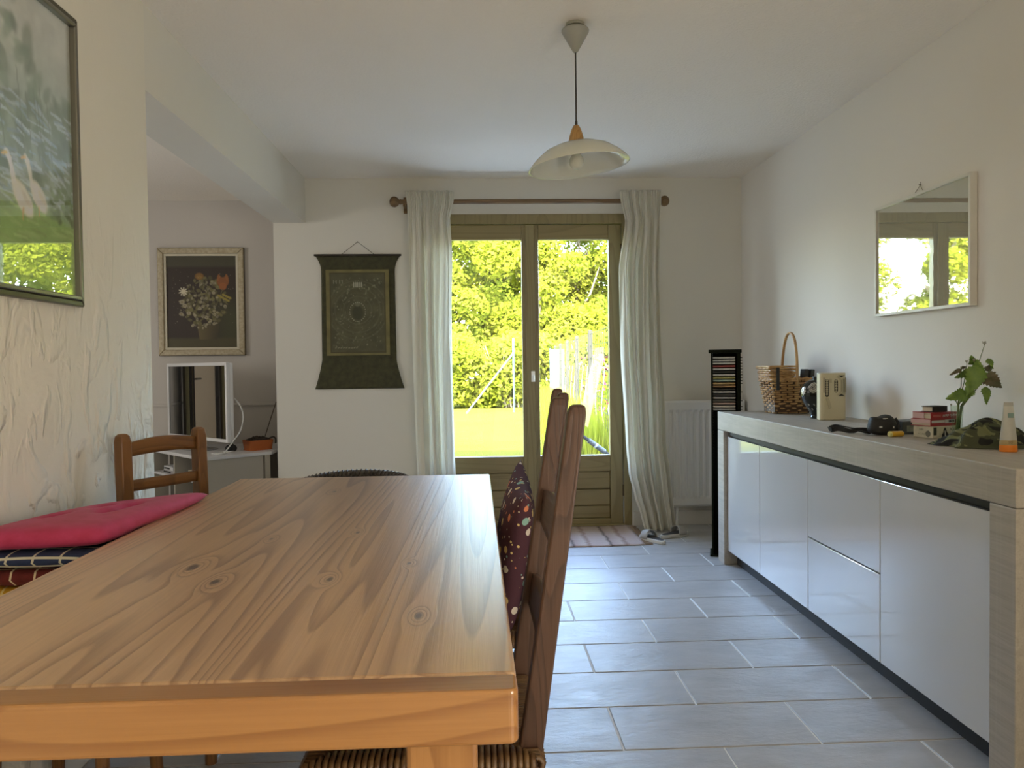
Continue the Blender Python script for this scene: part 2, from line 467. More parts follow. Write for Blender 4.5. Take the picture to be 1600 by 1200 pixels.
# ------------------------------------------------------------------ curtain rod, curtains
RZ, RY = 2.266, D-.105
rod = thing('curtain_rod', 'dark turned wood curtain rod with ball ends above the garden door', 'curtain rod', (.38, RY, RZ))
bm = bmesh.new(); tube(bm, [(-.884, 0, 0), (.884, 0, 0)], .0165, 16); obj('rod', bm, M_DARKROD, rod, smooth=True, angle=40)
for s in (-1, 1):
    bm = bmesh.new()
    lathe(bm, [(.0, 0), (.017, .001), (.019, .008), (.014, .014), (.025, .022), (.034, .035), (.037, .048), (.034, .062), (.024, .074), (.010, .080), (0, .081)], seg=20)
    bmesh.ops.transform(bm, matrix=Matrix.Translation((s*.880, 0, 0)) @ Matrix.Rotation(s*PI/2, 4, 'Y'), verts=bm.verts)
    obj('finial', bm, M_DARKROD, rod, smooth=True)
    bm = bmesh.new(); box(bm, (s*.862-.008, 0.0, -.03), (s*.862+.008, .105, -.012)); box(bm, (s*.862-.012, .093, -.06), (s*.862+.012, .105, .05))
    obj('bracket', bm, M_DARKROD, rod)

def interp(tab, z):
    for (z0, a), (z1, b) in zip(tab, tab[1:]):
        if z0 >= z >= z1:
            k = (z0-z)/(z0-z1); k = k*k*(3-2*k)*.5 + k*.5
            return a+(b-a)*k
    return tab[-1][1] if z < tab[-1][0] else tab[0][1]
def curtain(name, label, lt, rt, folds, ph, tail):
    o = thing(name, label, 'curtain', (0, 0, 0))
    top, bot = 2.325, .012
    def fn(u, v):
        z = top+(bot-top)*v
        l, r = interp(lt, z), interp(rt, z)
        w = r-l
        gather = math.exp(-((z-2.21)/.06)**2)
        # fold phases drift down the cloth and the folds fan out from the gathered heading
        uu = u + .035*math.sin(3*u*PI+ph+z*1.3)
        a = .010+.022*min(1, (top-z)/.5)
        f = math.sin(2*PI*folds*uu+ph+.6*math.sin(z*1.1+ph)) + .45*math.sin(2*PI*folds*2.3*uu+1.3*ph-.5*z)
        fine = .006*math.sin(2*PI*26*u+ph*3+.8*math.sin(z*9)) * (1.0 if z > 2.18 else math.exp((z-2.18)/.22))
        drag = tail*max(0, (.55-z)/.55)**2 + (.04*min(1, max(0, (1.3-z)/.4)) if tail > .04 else 0)
        y = RY-.028-.012 + a*f*.8*(1-.5*gather)+fine - drag - (.016 if z > 2.2 else .016*math.exp((z-2.2)/.3))
        y = min(y, RY-.0225) if z > 2.2 else min(y, D-.012)
        zz = z + (.006*math.sin(2*PI*17*u+ph) if v < .001 else 0)
        return (l+w*u + .004*math.sin(2*PI*folds*1.7*u+z*2), y, zz)
    bm = bmesh.new(); grid(bm, fn, 150, 90)
    c = obj('curtain_panel', bm, M_CURT, o, smooth=True)
    md = c.modifiers.new('thickness', 'SOLIDIFY'); md.thickness = .0015
    # rod pocket at the back of the heading
    bm = bmesh.new()
    def pk(u, v):
        z = 2.29-.05*v; l, r = max(interp(lt, z), -.455), min(interp(rt, z), 1.21)
        return (l+.01+(r-l-.02)*u, RY+.0215+.004*math.sin(2*PI*20*u), z)
    grid(bm, pk, 60, 2); h = obj('rod_pocket', bm, M_CURT, o, smooth=True)
    md = h.modifiers.new('thickness', 'SOLIDIFY'); md.thickness = .0015
    return o
k = (RY-.03)/D
def ex(tab): return [(z, (x)*k) for z, x in tab]
curtain('curtain', 'sheer white curtain hanging straight, to the left of the garden door beside the wall hanging',
        ex([(2.33, -.475), (2.22, -.462), (2.0, -.462), (1.2, -.452), (.6, -.44), (0, -.42)]),
        ex([(2.33, -.148), (2.27, -.15), (2.15, -.178), (1.9, -.166), (1.4, -.176), (.5, -.165), (0, -.14)]), 3.2, .4, .03)
curtain('curtain', 'sheer white curtain with its hem trailing on the floor by the radiator',
        ex([(2.33, 1.013), (2.27, 1.02), (2.12, 1.052), (1.8, 1.006), (1.2, 1.012), (.6, 1.035), (.4, 1.05), (.25, 1.085), (.1, 1.13), (0, 1.15)]),
        ex([(2.33, 1.308), (2.27, 1.306), (2.12, 1.300), (1.8, 1.292), (1.2, 1.30), (.6, 1.315), (.35, 1.345), (0, 1.37)]), 4.2, 1.9, .05)

# ------------------------------------------------------------------ radiator
rad = thing('radiator', 'white ribbed panel radiator below the back wall, beside the trailing curtain', 'radiator', (1.29, D-.122, .143))
RW, RH = .575, .742
bm = bmesh.new()
prof = []; n = 12; pitch = (RW-.06)/n
prof.append((0, .02)); prof.append((.006, .008)); prof.append((.03, .004))
for i in range(n):
    x = .03+i*pitch
    prof += [(x+.002, .004), (x+.010, .014), (x+pitch-.016, .014), (x+pitch-.006, .004)]
prof += [(RW-.03, .004), (RW-.006, .008), (RW, .02)]
zs = [(0, .012, 0), (.015, 0, 0), (.055, 0, 0), (.075, 0, 1), (RH-.085, 0, 1), (RH-.065, 0, 0), (RH-.015, 0, 0), (RH, .012, 0)]
V = []
for z, dy, kk in zs:
    V.append([bm.verts.new((x, (.004+(y-.004)*kk if .02 < x < RW-.02 else y)+dy, z)) for x, y in prof])
for a, b in zip(V, V[1:]):
    for i in range(len(prof)-1): bm.faces.new((a[i], a[i+1], b[i+1], b[i]))
obj('front_panel', bm, M_RAD, rad)
obj('body', bx((.004, .021, .012), (RW-.004, .085, RH-.012)), M_RAD, rad)
bm = bmesh.new()
for i in range(30): box(bm, (.012+i*.0185, .024, RH-.012), (.02+i*.0185, .082, RH-.004))
stuff(obj('grille', bm, M_RAD, rad))
bm = bmesh.new()
for s in (.08, RW-.08): box(bm, (s-.02, .085, .1), (s+.02, .12, RH-.1))
pieces('wall_bracket', bm, M_RAD, rad)
bm = bmesh.new(); tube(bm, [(.10, .05, .0), (.10, .05, -.143)], .009, 10); tube(bm, [(RW-.1, .05, .0), (RW-.1, .05, -.143)], .009, 10)
pieces('pipe', bm, M_RAD, rad)

# ------------------------------------------------------------------ dining table
TX, TY, TZ, TL, TWD = .044, .9225, .760, 1.854, .877
KN = []
for (u, v, r) in ((337, 909, .011), (516, 905, .009), (560, 832, .007), (303, 886, .014), (640, 880, .006), (425, 842, .006), (524, 768, .008), (655, 962, .008)):
    p = at(u, v, z=TZ); KN.append((p.x-TX, p.y-TY, r))
M_TABLE = grain('oiled_table_wood', (.58, .355, .175), (.24, .11, .038), 'y', 34, .42, 1.0, KN, .2, .3, coat=.85, st=.07, cr=.32)
M_TABLEX = grain('oiled_table_wood_across', (.38, .18, .052), (.22, .085, .02), 'x', 30, .34, 1.0, (), .10, .3, coat=.3, off=(3, 2, 1))
M_TABLEZ = grain('table_leg_wood', (.42, .205, .065), (.26, .11, .03), 'z', 26, .4, 1.0, (), .10, .3)
tab = thing('dining_table', 'long solid wood dining table with knotty grain and thick front edge', 'table', (TX, TY, 0), .0021)
EB, TT = .052, .067
bm = bmesh.new(); box(bm, (-TWD, EB+.0008, TZ-TT+.012), (0, TL, TZ)); obj('tabletop', bm, M_TABLE, tab, bevel=.006, seg=3)
def rrect(x0, y0, x1, y1, r, n=6):
    P = []
    for cx, cy_, a0 in ((x1-r, y0+r, -PI/2), (x1-r, y1, 0), (x0, y1, 0), (x0+r, y0+r, PI)):
        if cy_ == y1: P.append((cx+(r if cx > x0 else 0), y1)); continue
        for i in range(n+1): a = a0+i*PI/2/n; P.append((cx+r*math.cos(a), cy_+r*math.sin(a)))
    return P
bm = bmesh.new(); prism(bm, rrect(-TWD, 0, 0, EB-.0008, .012), TZ-TT, TZ)
obj('end_board', bm, M_TABLEX, tab, bevel=.005, seg=3)
bm = bmesh.new()
box(bm, (-TWD+.06, .09, .655), (-.06, .11, TZ-TT+.012)); box(bm, (-TWD+.06, TL-.08, .655), (-.06, TL-.06, TZ-TT+.012))
box(bm, (-.08, .11, .655), (-.06, TL-.08, TZ-TT+.012)); box(bm, (-TWD+.06, .11, .655), (-TWD+.08, TL-.08, TZ-TT+.012))
pieces('apron', bm, M_TABLEX, tab)
for lx in (-.138, -TWD+.05):
    for ly in (.03, TL-.118):
        obj('leg', bx((lx, ly, 0), (lx+.088, ly+.088, TZ-TT if ly < .1 and False else TZ-TT+.012 if ly > .1 else TZ-TT)), M_TABLEZ, tab, bevel=.006)

# ------------------------------------------------------------------ ladder-back chairs beside the table
M_CHW = grain('chair_walnut', (.092, .044, .024), (.040, .017, .009), 'z', 40, .42, 1.6, (), .12, .3)
M_CHWX = grain('chair_walnut_across', (.090, .043, .023), (.042, .018, .009), 'y', 30, .4, 1.6, (), .1, .3)
M_RUSH = mat('dark_rush', (.075, .035, .014), .4, var=((.17, .095, .035), 40, (1, 1, 1)), bump=(300, .3, .002))
def rush(bm, x0, x1, y0, y1, z, r=.0062):
    """strands of a rush seat: each runs in from its rail to the diagonal and wraps over the rail"""
    cx, cy_ = (x0+x1)/2, (y0+y1)/2; st = r*1.85
    def strand(px, py, dx, dy, ln):
        P = [(px-dx*.004, py-dy*.004, z-.022), (px-dx*.008, py-dy*.008, z-.008), (px, py, z+.001), (px+dx*.03, py+dy*.03, z+.002), (px+dx*ln, py+dy*ln, z-.004)]
        if ln < .035: P = P[:3]+[(px+dx*ln, py+dy*ln, z)]
        tube(bm, P, r, 5, cap=False)
    n = int((x1-x0)/st)
    for i in range(n+1):
        x = x0+i*st; ln = min(x-x0, x1-x, (y1-y0)/2)
        strand(x, y0, 0, 1, ln+.004); strand(x, y1, 0, -1, ln+.004)
    n = int((y1-y0)/st)
    for i in range(n+1):
        y = y0+i*st; ln = min(y-y0, y1-y, (x1-x0)/2)
        strand(x0, y, 1, 0, ln+.004); strand(x1, y, -1, 0, ln+.004)
def ladder_chair(name, label, loc, rz, group=None):
    # local frame: back posts at x = 0, seat reaches to -x, posts at y = 0 and y = w
    o = thing(name, label, 'chair', loc, rz, group)
    w = .335; tp = .0033
    def postx(z): return (z-.44)*.148 if z > .44 else (z-.44)*.05
    for y in (0, w):
        bm = bmesh.new(); V = []
        for z in (0, .2, .44, .6, .8, 1.0, 1.058, 1.07, 1.075):
            x = postx(z); ww = .0215-.005*max(0, (z-.44)/.63); dd = .017
            k = 1 if z < 1.06 else (.86 if z < 1.072 else .6)
            V.append([bm.verts.new((x+a*ww*k, y+b*dd*k, z)) for a, b in ((-1, -1), (1, -1), (1, 1), (-1, 1))])
        for A, B in zip(V, V[1:]):
            for i in range(4): bm.faces.new((A[i], A[(i+1) % 4], B[(i+1) % 4], B[i]))
        bm.faces.new(V[0][::-1]); bm.faces.new(V[-1])
        obj('stile', bm, M_CHW, o, bevel=.004)
    for zc, hh in ((.645, .034), (.832, .034)):
        bm = bmesh.new()
        def fn(u, v):
            y = .015+(w-.03)*u
            z = zc-hh+2*hh*v + .012*math.sin(PI*u)*(1 if v > .5 else -.6)
            return (postx(z)+.004*math.sin(PI*u), y, z)
        grid(bm, fn, 14, 4)
        s = obj('slat', bm, M_CHWX, o, smooth=True); md = s.modifiers.new('t', 'SOLIDIFY'); md.thickness = .012; md.offset = 0
    for y in (-.04, w+.04):
        bm = bmesh.new(); tube(bm, [(-.385, y, 0), (-.385, y, .42), (-.385, y, .445)], [.015, .02, .016], 10); obj('leg', bm, M_CHW, o, smooth=True, angle=40)
    bm = bmesh.new(); rush(bm, -.40, .012, -.045, w+.045, .448); stuff(obj('rush_seat', bm, M_RUSH, o, smooth=True))
    obj('seat_frame', bx((-.395, -.038, .418), (.004, w+.038, .440)), M_CHWX, o, bevel=.006)
    for z in (.14, .26):
        bm = bmesh.new(); tube(bm, [(-.385, -.03, z), (-.01, .0, z)], .010, 8); tube(bm, [(-.385, w+.03, z), (-.01, w, z)], .010, 8)
        pieces('stretcher', bm, M_CHW, o, smooth=True, angle=40)
    bm = bmesh.new(); tube(bm, [(-.385, -.03, .2), (-.385, w+.03, .2)], .011, 8); pieces('stretcher', bm, M_CHW, o, smooth=True, angle=40)
    return o
ladder_chair('ladder_back_chair', 'walnut ladder-back chair with rush seat nearest the camera at the right table edge', (.088, 1.415, 0), 0, 'ladder-back chairs at the table')
ladder_chair('ladder_back_chair', 'walnut ladder-back chair holding the dotted cushion, mostly hidden behind the nearer one', (.128, 2.02, 0), -.06, 'ladder-back chairs at the table')

def pillow(fnc, n=28):
    """closed puffy cushion from a square: fnc(u, v, side) -> point, u, v in -1..1"""
    bm = bmesh.new(); T = {}
    for s in (1, -1):
        for j in range(n+1):
            for i in range(n+1):
                edge = i in (0, n) or j in (0, n)
                if edge and s == -1: continue
                u, v = -1+2*i/n, -1+2*j/n
                T[(s, i, j)] = bm.verts.new(fnc(u, v, 0 if edge else s))
    g = lambda s, i, j: T.get((s, i, j)) or T[(1, i, j)]
    for s in (1, -1):
        for j in range(n):
            for i in range(n):
                q = [g(s, i, j), g(s, i+1, j), g(s, i+1, j+1), g(s, i, j+1)]
                bm.faces.new(q if s > 0 else q[::-1])
    return bm
def dots_mat():
    m, t, b = newmat('dotted_cotton'); base = t.n('TexCoord').outputs['Object']
    def layer(sc, r, loc):
        v = t.n('TexVoronoi'); v.inputs['Scale'].default_value = sc; v.inputs['Randomness'].default_value = .8
        t.l(t.mapped((1, 1, 1), loc, base), v.inputs['Vector'])
        hsv = t.n('SeparateColor'); t.l(v.outputs['Color'], hsv.inputs[0])
        c = t.ramp(hsv.outputs[0], [(0, (.80, .62, .25)), (.3, (.75, .68, .52)), (.5, (.30, .52, .45)), (.68, (.72, .25, .12)), (.85, (.78, .70, .60)), (1, (.25, .35, .55))], 'CONSTANT')
        return t.math('LESS_THAN', v.outputs['Distance'], r), c
    f1, c1 = layer(24, .26, (0, 0, 0)); f2, c2 = layer(55, .2, (3, 1, 2))
    c = t.mix(f2, (.085, .03, .045), c2); c = t.mix(f1, c, c1)
    t.l(c, b.inputs['Base Color']); b.inputs['Roughness'].default_value = .9
    return m
cu = thing('dotted_cushion', 'plump dark cushion with multicoloured dots leaning on the second ladder-back chair', 'cushion', (.098, 2.18, .652), 0)
Mx = Matrix.Rotation(.13, 4, 'Y') @ Matrix.Rotation(.14, 4, 'X')
def f(u, v, s):
    h = .19; pinch = 1-.10*(1-abs(u)**2*abs(v)**2)*(abs(u)**4+abs(v)**4)
    t = .052*((1-u*u)*(1-v*v))**.42*s
    return Mx @ Vector((t, u*h*(1-.09*(1-v*v)*abs(u)), v*h*(1-.09*(1-u*u)*abs(v))))
obj('cushion_cover', pillow(f), dots_mat(), cu, smooth=True)

# dark woven tub chair at the far end
M_WICK = mat('dark_wicker', (.035, .028, .024), .45, var=((.09, .075, .06), 60), bump=(200, .3, .002))
wc = thing('woven_chair', 'dark woven chair at the far end of the table, only its back rail showing', 'chair', (-.495, 3.10, 0))
def arc(a, R0=.235, D0=.20): return (R0*math.sin(a), D0*math.cos(a)-.02)
bm = bmesh.new()
P = [(*arc(a), .668+.030*math.cos(a)) for a in np.linspace(-1.9, 1.9, 40)]
tube(bm, P, .019, 10)
for i, a in enumerate(np.linspace(-1.85, 1.85, 46)):
    c = Vector((*arc(a), .668+.030*math.cos(a))); tdir = Vector((math.cos(a)*.235, -math.sin(a)*.2, 0)).normalized()
    u = tdir.cross(Vector((0, 0, 1))); ring = []
    for q in range(9):
        an = 2*PI*q/8; ring.append(c+u*math.cos(an)*.020+Vector((0, 0, 1))*math.sin(an)*.020+tdir*(.02*q/8-.01))
    tube(bm, ring, .004, 5)
stuff(obj('back_rail', bm, M_WICK, wc, smooth=True))
bm = bmesh.new()
for i, a in enumerate(np.linspace(-1.85, 1.85, 34)):
    x, y = arc(a); tube(bm, [(x, y, .43), (x, y, .668+.030*math.cos(a))], .004, 5)
for z in np.arange(.44, .675, .010):
    tube(bm, [(arc(a)[0]+.005*math.sin(i*PI+z*260), arc(a)[1]+.005*math.cos(i*PI+z*260), z) for i, a in enumerate(np.linspace(-1.85, 1.85, 69))], .005, 5)
stuff(obj('woven_back', bm, M_WICK, wc))
bm = bmesh.new(); lathe(bm, [(0, .385), (.24, .385), (.262, .41), (.25, .44), (0, .445)], seg=28, sy_=.85); bmesh.ops.transform(bm, matrix=Matrix.Translation((0, -.02, 0)), verts=bm.verts)
obj('seat', bm, M_WICK, wc, smooth=True, angle=40)
for sx in (-1, 1):
    for q in (-1, 1):
        bm = bmesh.new(); tube(bm, [(sx*.19, q*.14-.02, 0), (sx*.18, q*.13-.02, .40)], .016, 10); obj('leg', bm, M_WICK, wc, smooth=True, angle=40)

# ------------------------------------------------------------------ small chair by the left wall, stool, cushions
M_PINE = grain('honey_pine', (.205, .092, .026), (.12, .05, .013), 'z', 30, .4, 1.6, (), .1, .25)
M_PINEX = grain('honey_pine_across', (.205, .092, .026), (.12, .05, .013), 'x', 30, .4, 1.6, (), .1, .25)
P1, P2 = Vector((-1.088, 2.455, 0)), Vector((-.944, 2.702, 0))
ang = math.atan2(P2.y-P1.y, P2.x-P1.x); wch = (P2-P1).length
ch = thing('side_chair', 'honey-coloured wooden side chair with two back rails in the left wall opening', 'chair', P1, ang)
for x in (0, wch):
    bm = bmesh.new(); V = []
    for z in (0, .44, .8, .925, .942, .95):
        k = 1 if z < .93 else (.85 if z < .945 else .5)
        lean = max(0, z-.44)*.03
        V.append([bm.verts.new((x+a*.019*k, b*.019*k+lean, z)) for a, b in ((-1, -1), (1, -1), (1, 1), (-1, 1))])
    for A, B in zip(V, V[1:]):
        for i in range(4): bm.faces.new((A[i], A[(i+1) % 4], B[(i+1) % 4], B[i]))
    bm.faces.new(V[0][::-1]); bm.faces.new(V[-1]); obj('stile', bm, M_PINE, ch, bevel=.004)
for zc, hh, arch in ((.905, .021, .016), (.785, .017, 0), (.66, .017, 0)):
    bm = bmesh.new()
    def fn(u, v):
        return (.012+(wch-.024)*u, (zc-.44)*.03-.004*math.sin(PI*u), zc-hh+2*hh*v+arch*math.sin(PI*u)*(.9 if v > .5 else .45)-arch*.5)
    grid(bm, fn, 14, 3); s = obj('back_rail', bm, M_PINEX, ch, smooth=True)
    md = s.modifiers.new('t', 'SOLIDIFY'); md.thickness = .016; md.offset = 0
bm = bmesh.new(); rush(bm, -.018, wch+.018, -.36, .012, .45); stuff(obj('rush_seat', bm, M_RUSH, ch, smooth=True))
obj('seat_frame', bx((-.012, -.35, .42), (wch+.012, .006, .441)), M_PINEX, ch, bevel=.005)
for x in (.0, wch):
    bm = bmesh.new(); tube(bm, [(x, -.345, 0), (x, -.345, .442)], .017, 10); obj('leg', bm, M_PINE, ch, smooth=True, angle=40)
    bm = bmesh.new(); tube(bm, [(x, -.345, .2), (x, 0, .2)], .009, 8); pieces('stretcher', bm, M_PINE, ch)

st = thing('stool', 'plain wooden stool under the cushion stack between table and left wall', 'stool', (-.985, 1.93, 0))
obj('seat', bx((-.15, -.17, .575), (.15, .17, .60)), M_PINEX, st, bevel=.008)
for sx in (-1, 1):
    for q in (-1, 1):
        bm = bmesh.new(); tube(bm, [(sx*.13, q*.145, 0), (sx*.11, q*.125, .576)], .016, 10); obj('leg', bm, M_PINE, st, smooth=True, angle=40)
for q in (-1, 1):
    bm = bmesh.new(); tube(bm, [(-.12, q*.137, .22), (.12, q*.137, .22)], .009, 8); pieces('stretcher', bm, M_PINE, st)

def stripe_mat(name, base, line, scale=14, rough=.9, tilt=.3):
    m, t, b = newmat(name); v = t.n('TexCoord').outputs['Object']
    s = t.n('SeparateXYZ'); t.l(v, s.inputs[0])
    n = t.math('ADD', t.math('MULTIPLY', t.math('ADD', s.outputs[0], t.math('MULTIPLY', s.outputs[2], tilt)), scale), .37)
    q = t.math('ADD', t.math('MULTIPLY', s.outputs[1], scale), .2)
    fx = t.math('LESS_THAN', t.math('ABSOLUTE', t.math('SUBTRACT', t.math('FRACT', n), .5)), .045)
    fy = t.math('LESS_THAN', t.math('ABSOLUTE', t.math('SUBTRACT', t.math('FRACT', q), .5)), .045)
    c = t.mix(t.math('MAXIMUM', fx, fy), t.mix(t.noise(t.mapped(), 60, 3), base, tuple(x*1.6 for x in base)), line)
    t.l(c, b.inputs['Base Color']); b.inputs['Roughness'].default_value = rough
    t.l(t.bump(t.noise(t.mapped(), 500, 2), .3, .002), b.inputs['Normal']); return m
def seat_pad(name, label, m, c, hx, hy, z0, h, ang=0, wob=.0):
    o = thing(name, label, 'cushion', (c[0], c[1], z0), ang, 'cushions stacked beside the table')
    def f(u, v, s):
        e = ((1-u**8)*(1-v**8))**.5
        r = 1-.06*(u*u*v*v)
        t = h/2+h/2*s*e*(1-.10*math.exp(-((u*u+v*v)*6)) if s > 0 else 1) + wob*math.sin(3*u+1)*math.cos(2.3*v)
        if s == 0: t = h/2
        return (u*hx*r, v*hy*r, max(0, t))
    obj('cushion_cover', pillow(f, 24), m, o, smooth=True)
    return o
CX = -.995
seat_pad('seat_cushion', 'yellow checked seat cushion at the bottom of the stack', stripe_mat('yellow_check', (.45, .25, .015), (.75, .62, .25), 17), (CX, 1.925), .15, .17, .600, .066)
seat_pad('seat_cushion', 'dark red seat cushion with cream lines, second from the bottom of the stack', stripe_mat('red_check', (.10, .012, .010), (.75, .62, .42), 19), (CX+.012, 1.925), .145, .172, .666, .042)
seat_pad('seat_cushion', 'navy seat cushion with cream lines directly under the pink one', stripe_mat('navy_check', (.016, .028, .075), (.62, .60, .48), 17), (CX+.008, 1.92), .148, .17, .708, .034)
M_PINK = mat('pink_velvet', (.50, .042, .130), .75, sheen=.10, var=((.42, .026, .085), 20), bump=(600, .3, .002))
pk = thing('pink_seat_cushion', 'long tufted pink velvet cushion on top of the stack, its tip on the table edge', 'cushion', (-.98, 2.03, .742), 0, 'cushions stacked beside the table')
CN = [Vector((-1.150, 1.76, .742)), Vector((-.845, 1.775, .744)), Vector((-.79, 2.35, .7605)), Vector((-1.085, 2.19, .744))]
tufts = [(-.45, -.2), (.3, -.15), (.35, .12), (-.1, .25), (.05, .6)]
def f(u, v, s):
    a, b = (u+1)/2, (v+1)/2
    p = (CN[0]*(1-a)+CN[1]*a)*(1-b) + (CN[3]*(1-a)+CN[2]*a)*b
    h = .052-.02*b
    e = ((1-u**10)*(1-v**10))**.5
    dip = sum(.022*math.exp(-(((u-tu)/.13)**2+((v-tv)/.13)**2)) for tu, tv in tufts)
    cen = Vector((-.98, 2.03, 0)); q = Vector((p.x, p.y, 0))
    r = 1-.05*u*u*v*v
    xy = cen+(q-cen)*r
    z = p.z + (h/2 if s == 0 else (h*(.5+.5*e)+.010*(1-u*u)*(1-v*v)-dip if s > 0 else h*(.5-.5*e)))
    if xy.x > TX-TWD-.012: z = max(z, TZ+.0006)
    return Vector((xy.x+.98, xy.y-2.03, z-.742))
obj('cushion_cover', pillow(f, 40), M_PINK, pk, smooth=True)
bm = bmesh.new()
for tu, tv in tufts:
    p = f(tu, tv, 1); lathe(bm, [(0, .004), (.005, .003), (.007, 0), (.004, -.002)], p, 10)
pieces('tuft_button', bm, M_PINK, pk.children[0], smooth=True)

# ------------------------------------------------------------------ sideboard
def oak_grey():
    m, t, b = newmat('limed_oak'); base = t.n('TexCoord').outputs['Object']
    n1 = t.noise(t.mapped((14, .9, 14), (0, 0, 0), base), 3, 4, .6, .4); n2 = t.noise(t.mapped((90, 3, 90), (0, 0, 0), base), 2, 3, .6)
    saw = t.noise(t.mapped((1, 70, .5), (0, 0, 0), base), 1.2, 2, .5)
    c = t.mix(t.ramp(n1, [(.3, 0), (.7, 1)]), (.37, .335, .28), (.46, .42, .355))
    c = t.mix(t.math('MULTIPLY', t.ramp(n2, [(.45, 0), (.7, 1)]), .35), c, (.27, .235, .19))
    c = t.mix(t.math('MULTIPLY', t.ramp(saw, [(.55, 0), (.66, 1)]), .10), c, (.58, .54, .47))
    t.l(c, b.inputs['Base Color']); b.inputs['Roughness'].default_value = .5
    t.l(t.bump(n2, .15, .003), b.inputs['Normal']); return m
M_OAK = oak_grey()
M_LACQ = mat('white_lacquer', (.60, .60, .59), .07, coat=1.0)
M_BLACK = mat('black_gap', (.018, .017, .015), .6)
SX, S0, S1, SZ = 1.384, 1.944, 4.443, .864
sb = thing('sideboard', 'long sideboard with grey oak surround and glossy white doors along the right wall', 'sideboard', (SX, S0, 0))
SL, SD = S1-S0, R-.012-SX
bm = bmesh.new(); box(bm, (0, 0, SZ-.103), (SD-.002, SL, SZ)); obj('top_slab', bm, M_OAK, sb, bevel=.003)
for y0 in (0, SL-.105):
    obj('leg_panel', bx((0, y0, 0), (SD-.004, y0+.105, SZ-.1045)), M_OAK, sb, bevel=.003)
bm = bmesh.new(); box(bm, (.048, .106, .09), (SD-.006, SL-.106, SZ-.104)); box(bm, (.03, .106, .735), (.048, SL-.106, SZ-.104)); obj('body', bm, M_BLACK, sb)
obj('plinth', bx((.075, .106, 0), (SD-.05, SL-.106, .089)), M_BLACK, sb)
ys = [.110, at(1375, 950, x=SX+.02).y-S0, at(1262, 780, x=SX+.02).y-S0, at(1187, 800, x=SX+.02).y-S0, SL-.110]
g = .0022
def front(name, y0, y1, z0, z1):
    return obj(name, bx((.020, y0+g, z0), (.046, y1-g, z1)), M_LACQ, sb, bevel=.0018)
ZB0, ZT0 = .083, .728
front('door', ys[0], ys[1], ZB0, ZT0); front('door', ys[2], ys[3], ZB0, ZT0); front('door', ys[3], ys[4], ZB0, ZT0)
front('drawer', ys[1], ys[2], .400, ZT0); front('drawer', ys[1], ys[2], ZB0, .394)

# ------------------------------------------------------------------ things on the sideboard
ZS = SZ+.0005
M_WIL = mat('willow', (.36, .19, .065), .45, var=((.56, .36, .15), 30, (1, 1, .3)), bump=(150, .3, .002))
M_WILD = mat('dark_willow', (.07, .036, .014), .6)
bk = thing('wicker_basket', 'brown wicker basket with tall arched handle at the far end of the sideboard', 'basket', (1.702, 4.215, ZS), 0)
def bpath(t_, hx, hy, r=.02):
    """point on a rounded rectangle, t_ in 0..1"""
    L_ = [2*(hx-r), 2*(hy-r)]; per = 2*(L_[0]+L_[1])+2*PI*r; d = (t_ % 1)*per
    for sx, sy2, nx, ny, ln in ((1, -1, 0, 1, L_[1]), (1, 1, -1, 0, L_[0]), (-1, 1, 0, -1, L_[1]), (-1, -1, 1, 0, L_[0])):
        ox, oy = sx*hx, sy2*hy
        if nx == 0: ox, oy = sx*hx, sy2*(hy-r)
        else: ox, oy = sx*(hx-r), sy2*hy
        if d <= ln: return (ox+nx*d, oy+ny*d)
        d -= ln
        if d <= PI*r/2:
            cx, cy_ = (sx*(hx-r), (hy-r)*(1 if ny > 0 else -1)) if nx == 0 else ((hx-r)*nx*1, sy2*(hy-r))
            a0 = {(0, 1): 0, (-1, 0): PI/2, (0, -1): PI, (1, 0): -PI/2}[(nx, ny)]
            a = a0+d/r; return (cx+r*math.cos(a), cy_+r*math.sin(a))
        d -= PI*r/2
    return (hx, -hy+r)
BH = .185
def bdim(z): k = z/BH; return .092+.030*k, .075+.026*k
NS = 22
bm = bmesh.new()
for j in range(15):
    z = .007+j*(BH-.014)/14; hx, hy = bdim(z); pts = []
    for i in range(NS*4):
        x, y = bpath(i/(NS*4), hx, hy); q = 1+.062*math.sin(2*PI*i/8+PI*j) ; pts.append((x*q, y*q, z+.001*math.sin(i*.7+j)))
    tube(bm, pts, .0054, 6, closed=True)
stuff(obj('woven_side', bm, M_WIL, bk, smooth=True))
bm = bmesh.new()
for i in range(NS):
    P = []
    for z in (0.002, BH*.5, BH): hx, hy = bdim(z); x, y = bpath((i+.5)/NS, hx, hy); P.append((x, y, z))
    tube(bm, P, .0035, 6)
obj('stake', bm, M_WILD, bk, smooth=True)
bm = bmesh.new(); prism(bm, [bpath(i/40, .090, .073) for i in range(40)], 0, .008); obj('base', bm, M_WILD, bk)
bm = bmesh.new()
for dz, ph in ((0, 0), (.010, PI)):
    tube(bm, [(*bpath(i/120, bdim(BH)[0]+.003*math.sin(i*.9+ph), bdim(BH)[1]+.003*math.sin(i*.9+ph)), BH+dz*.6+.003*math.sin(i*.9+ph)) for i in range(120)], .0062, 6, closed=True)
obj('rim', bm, M_WIL, bk, smooth=True)
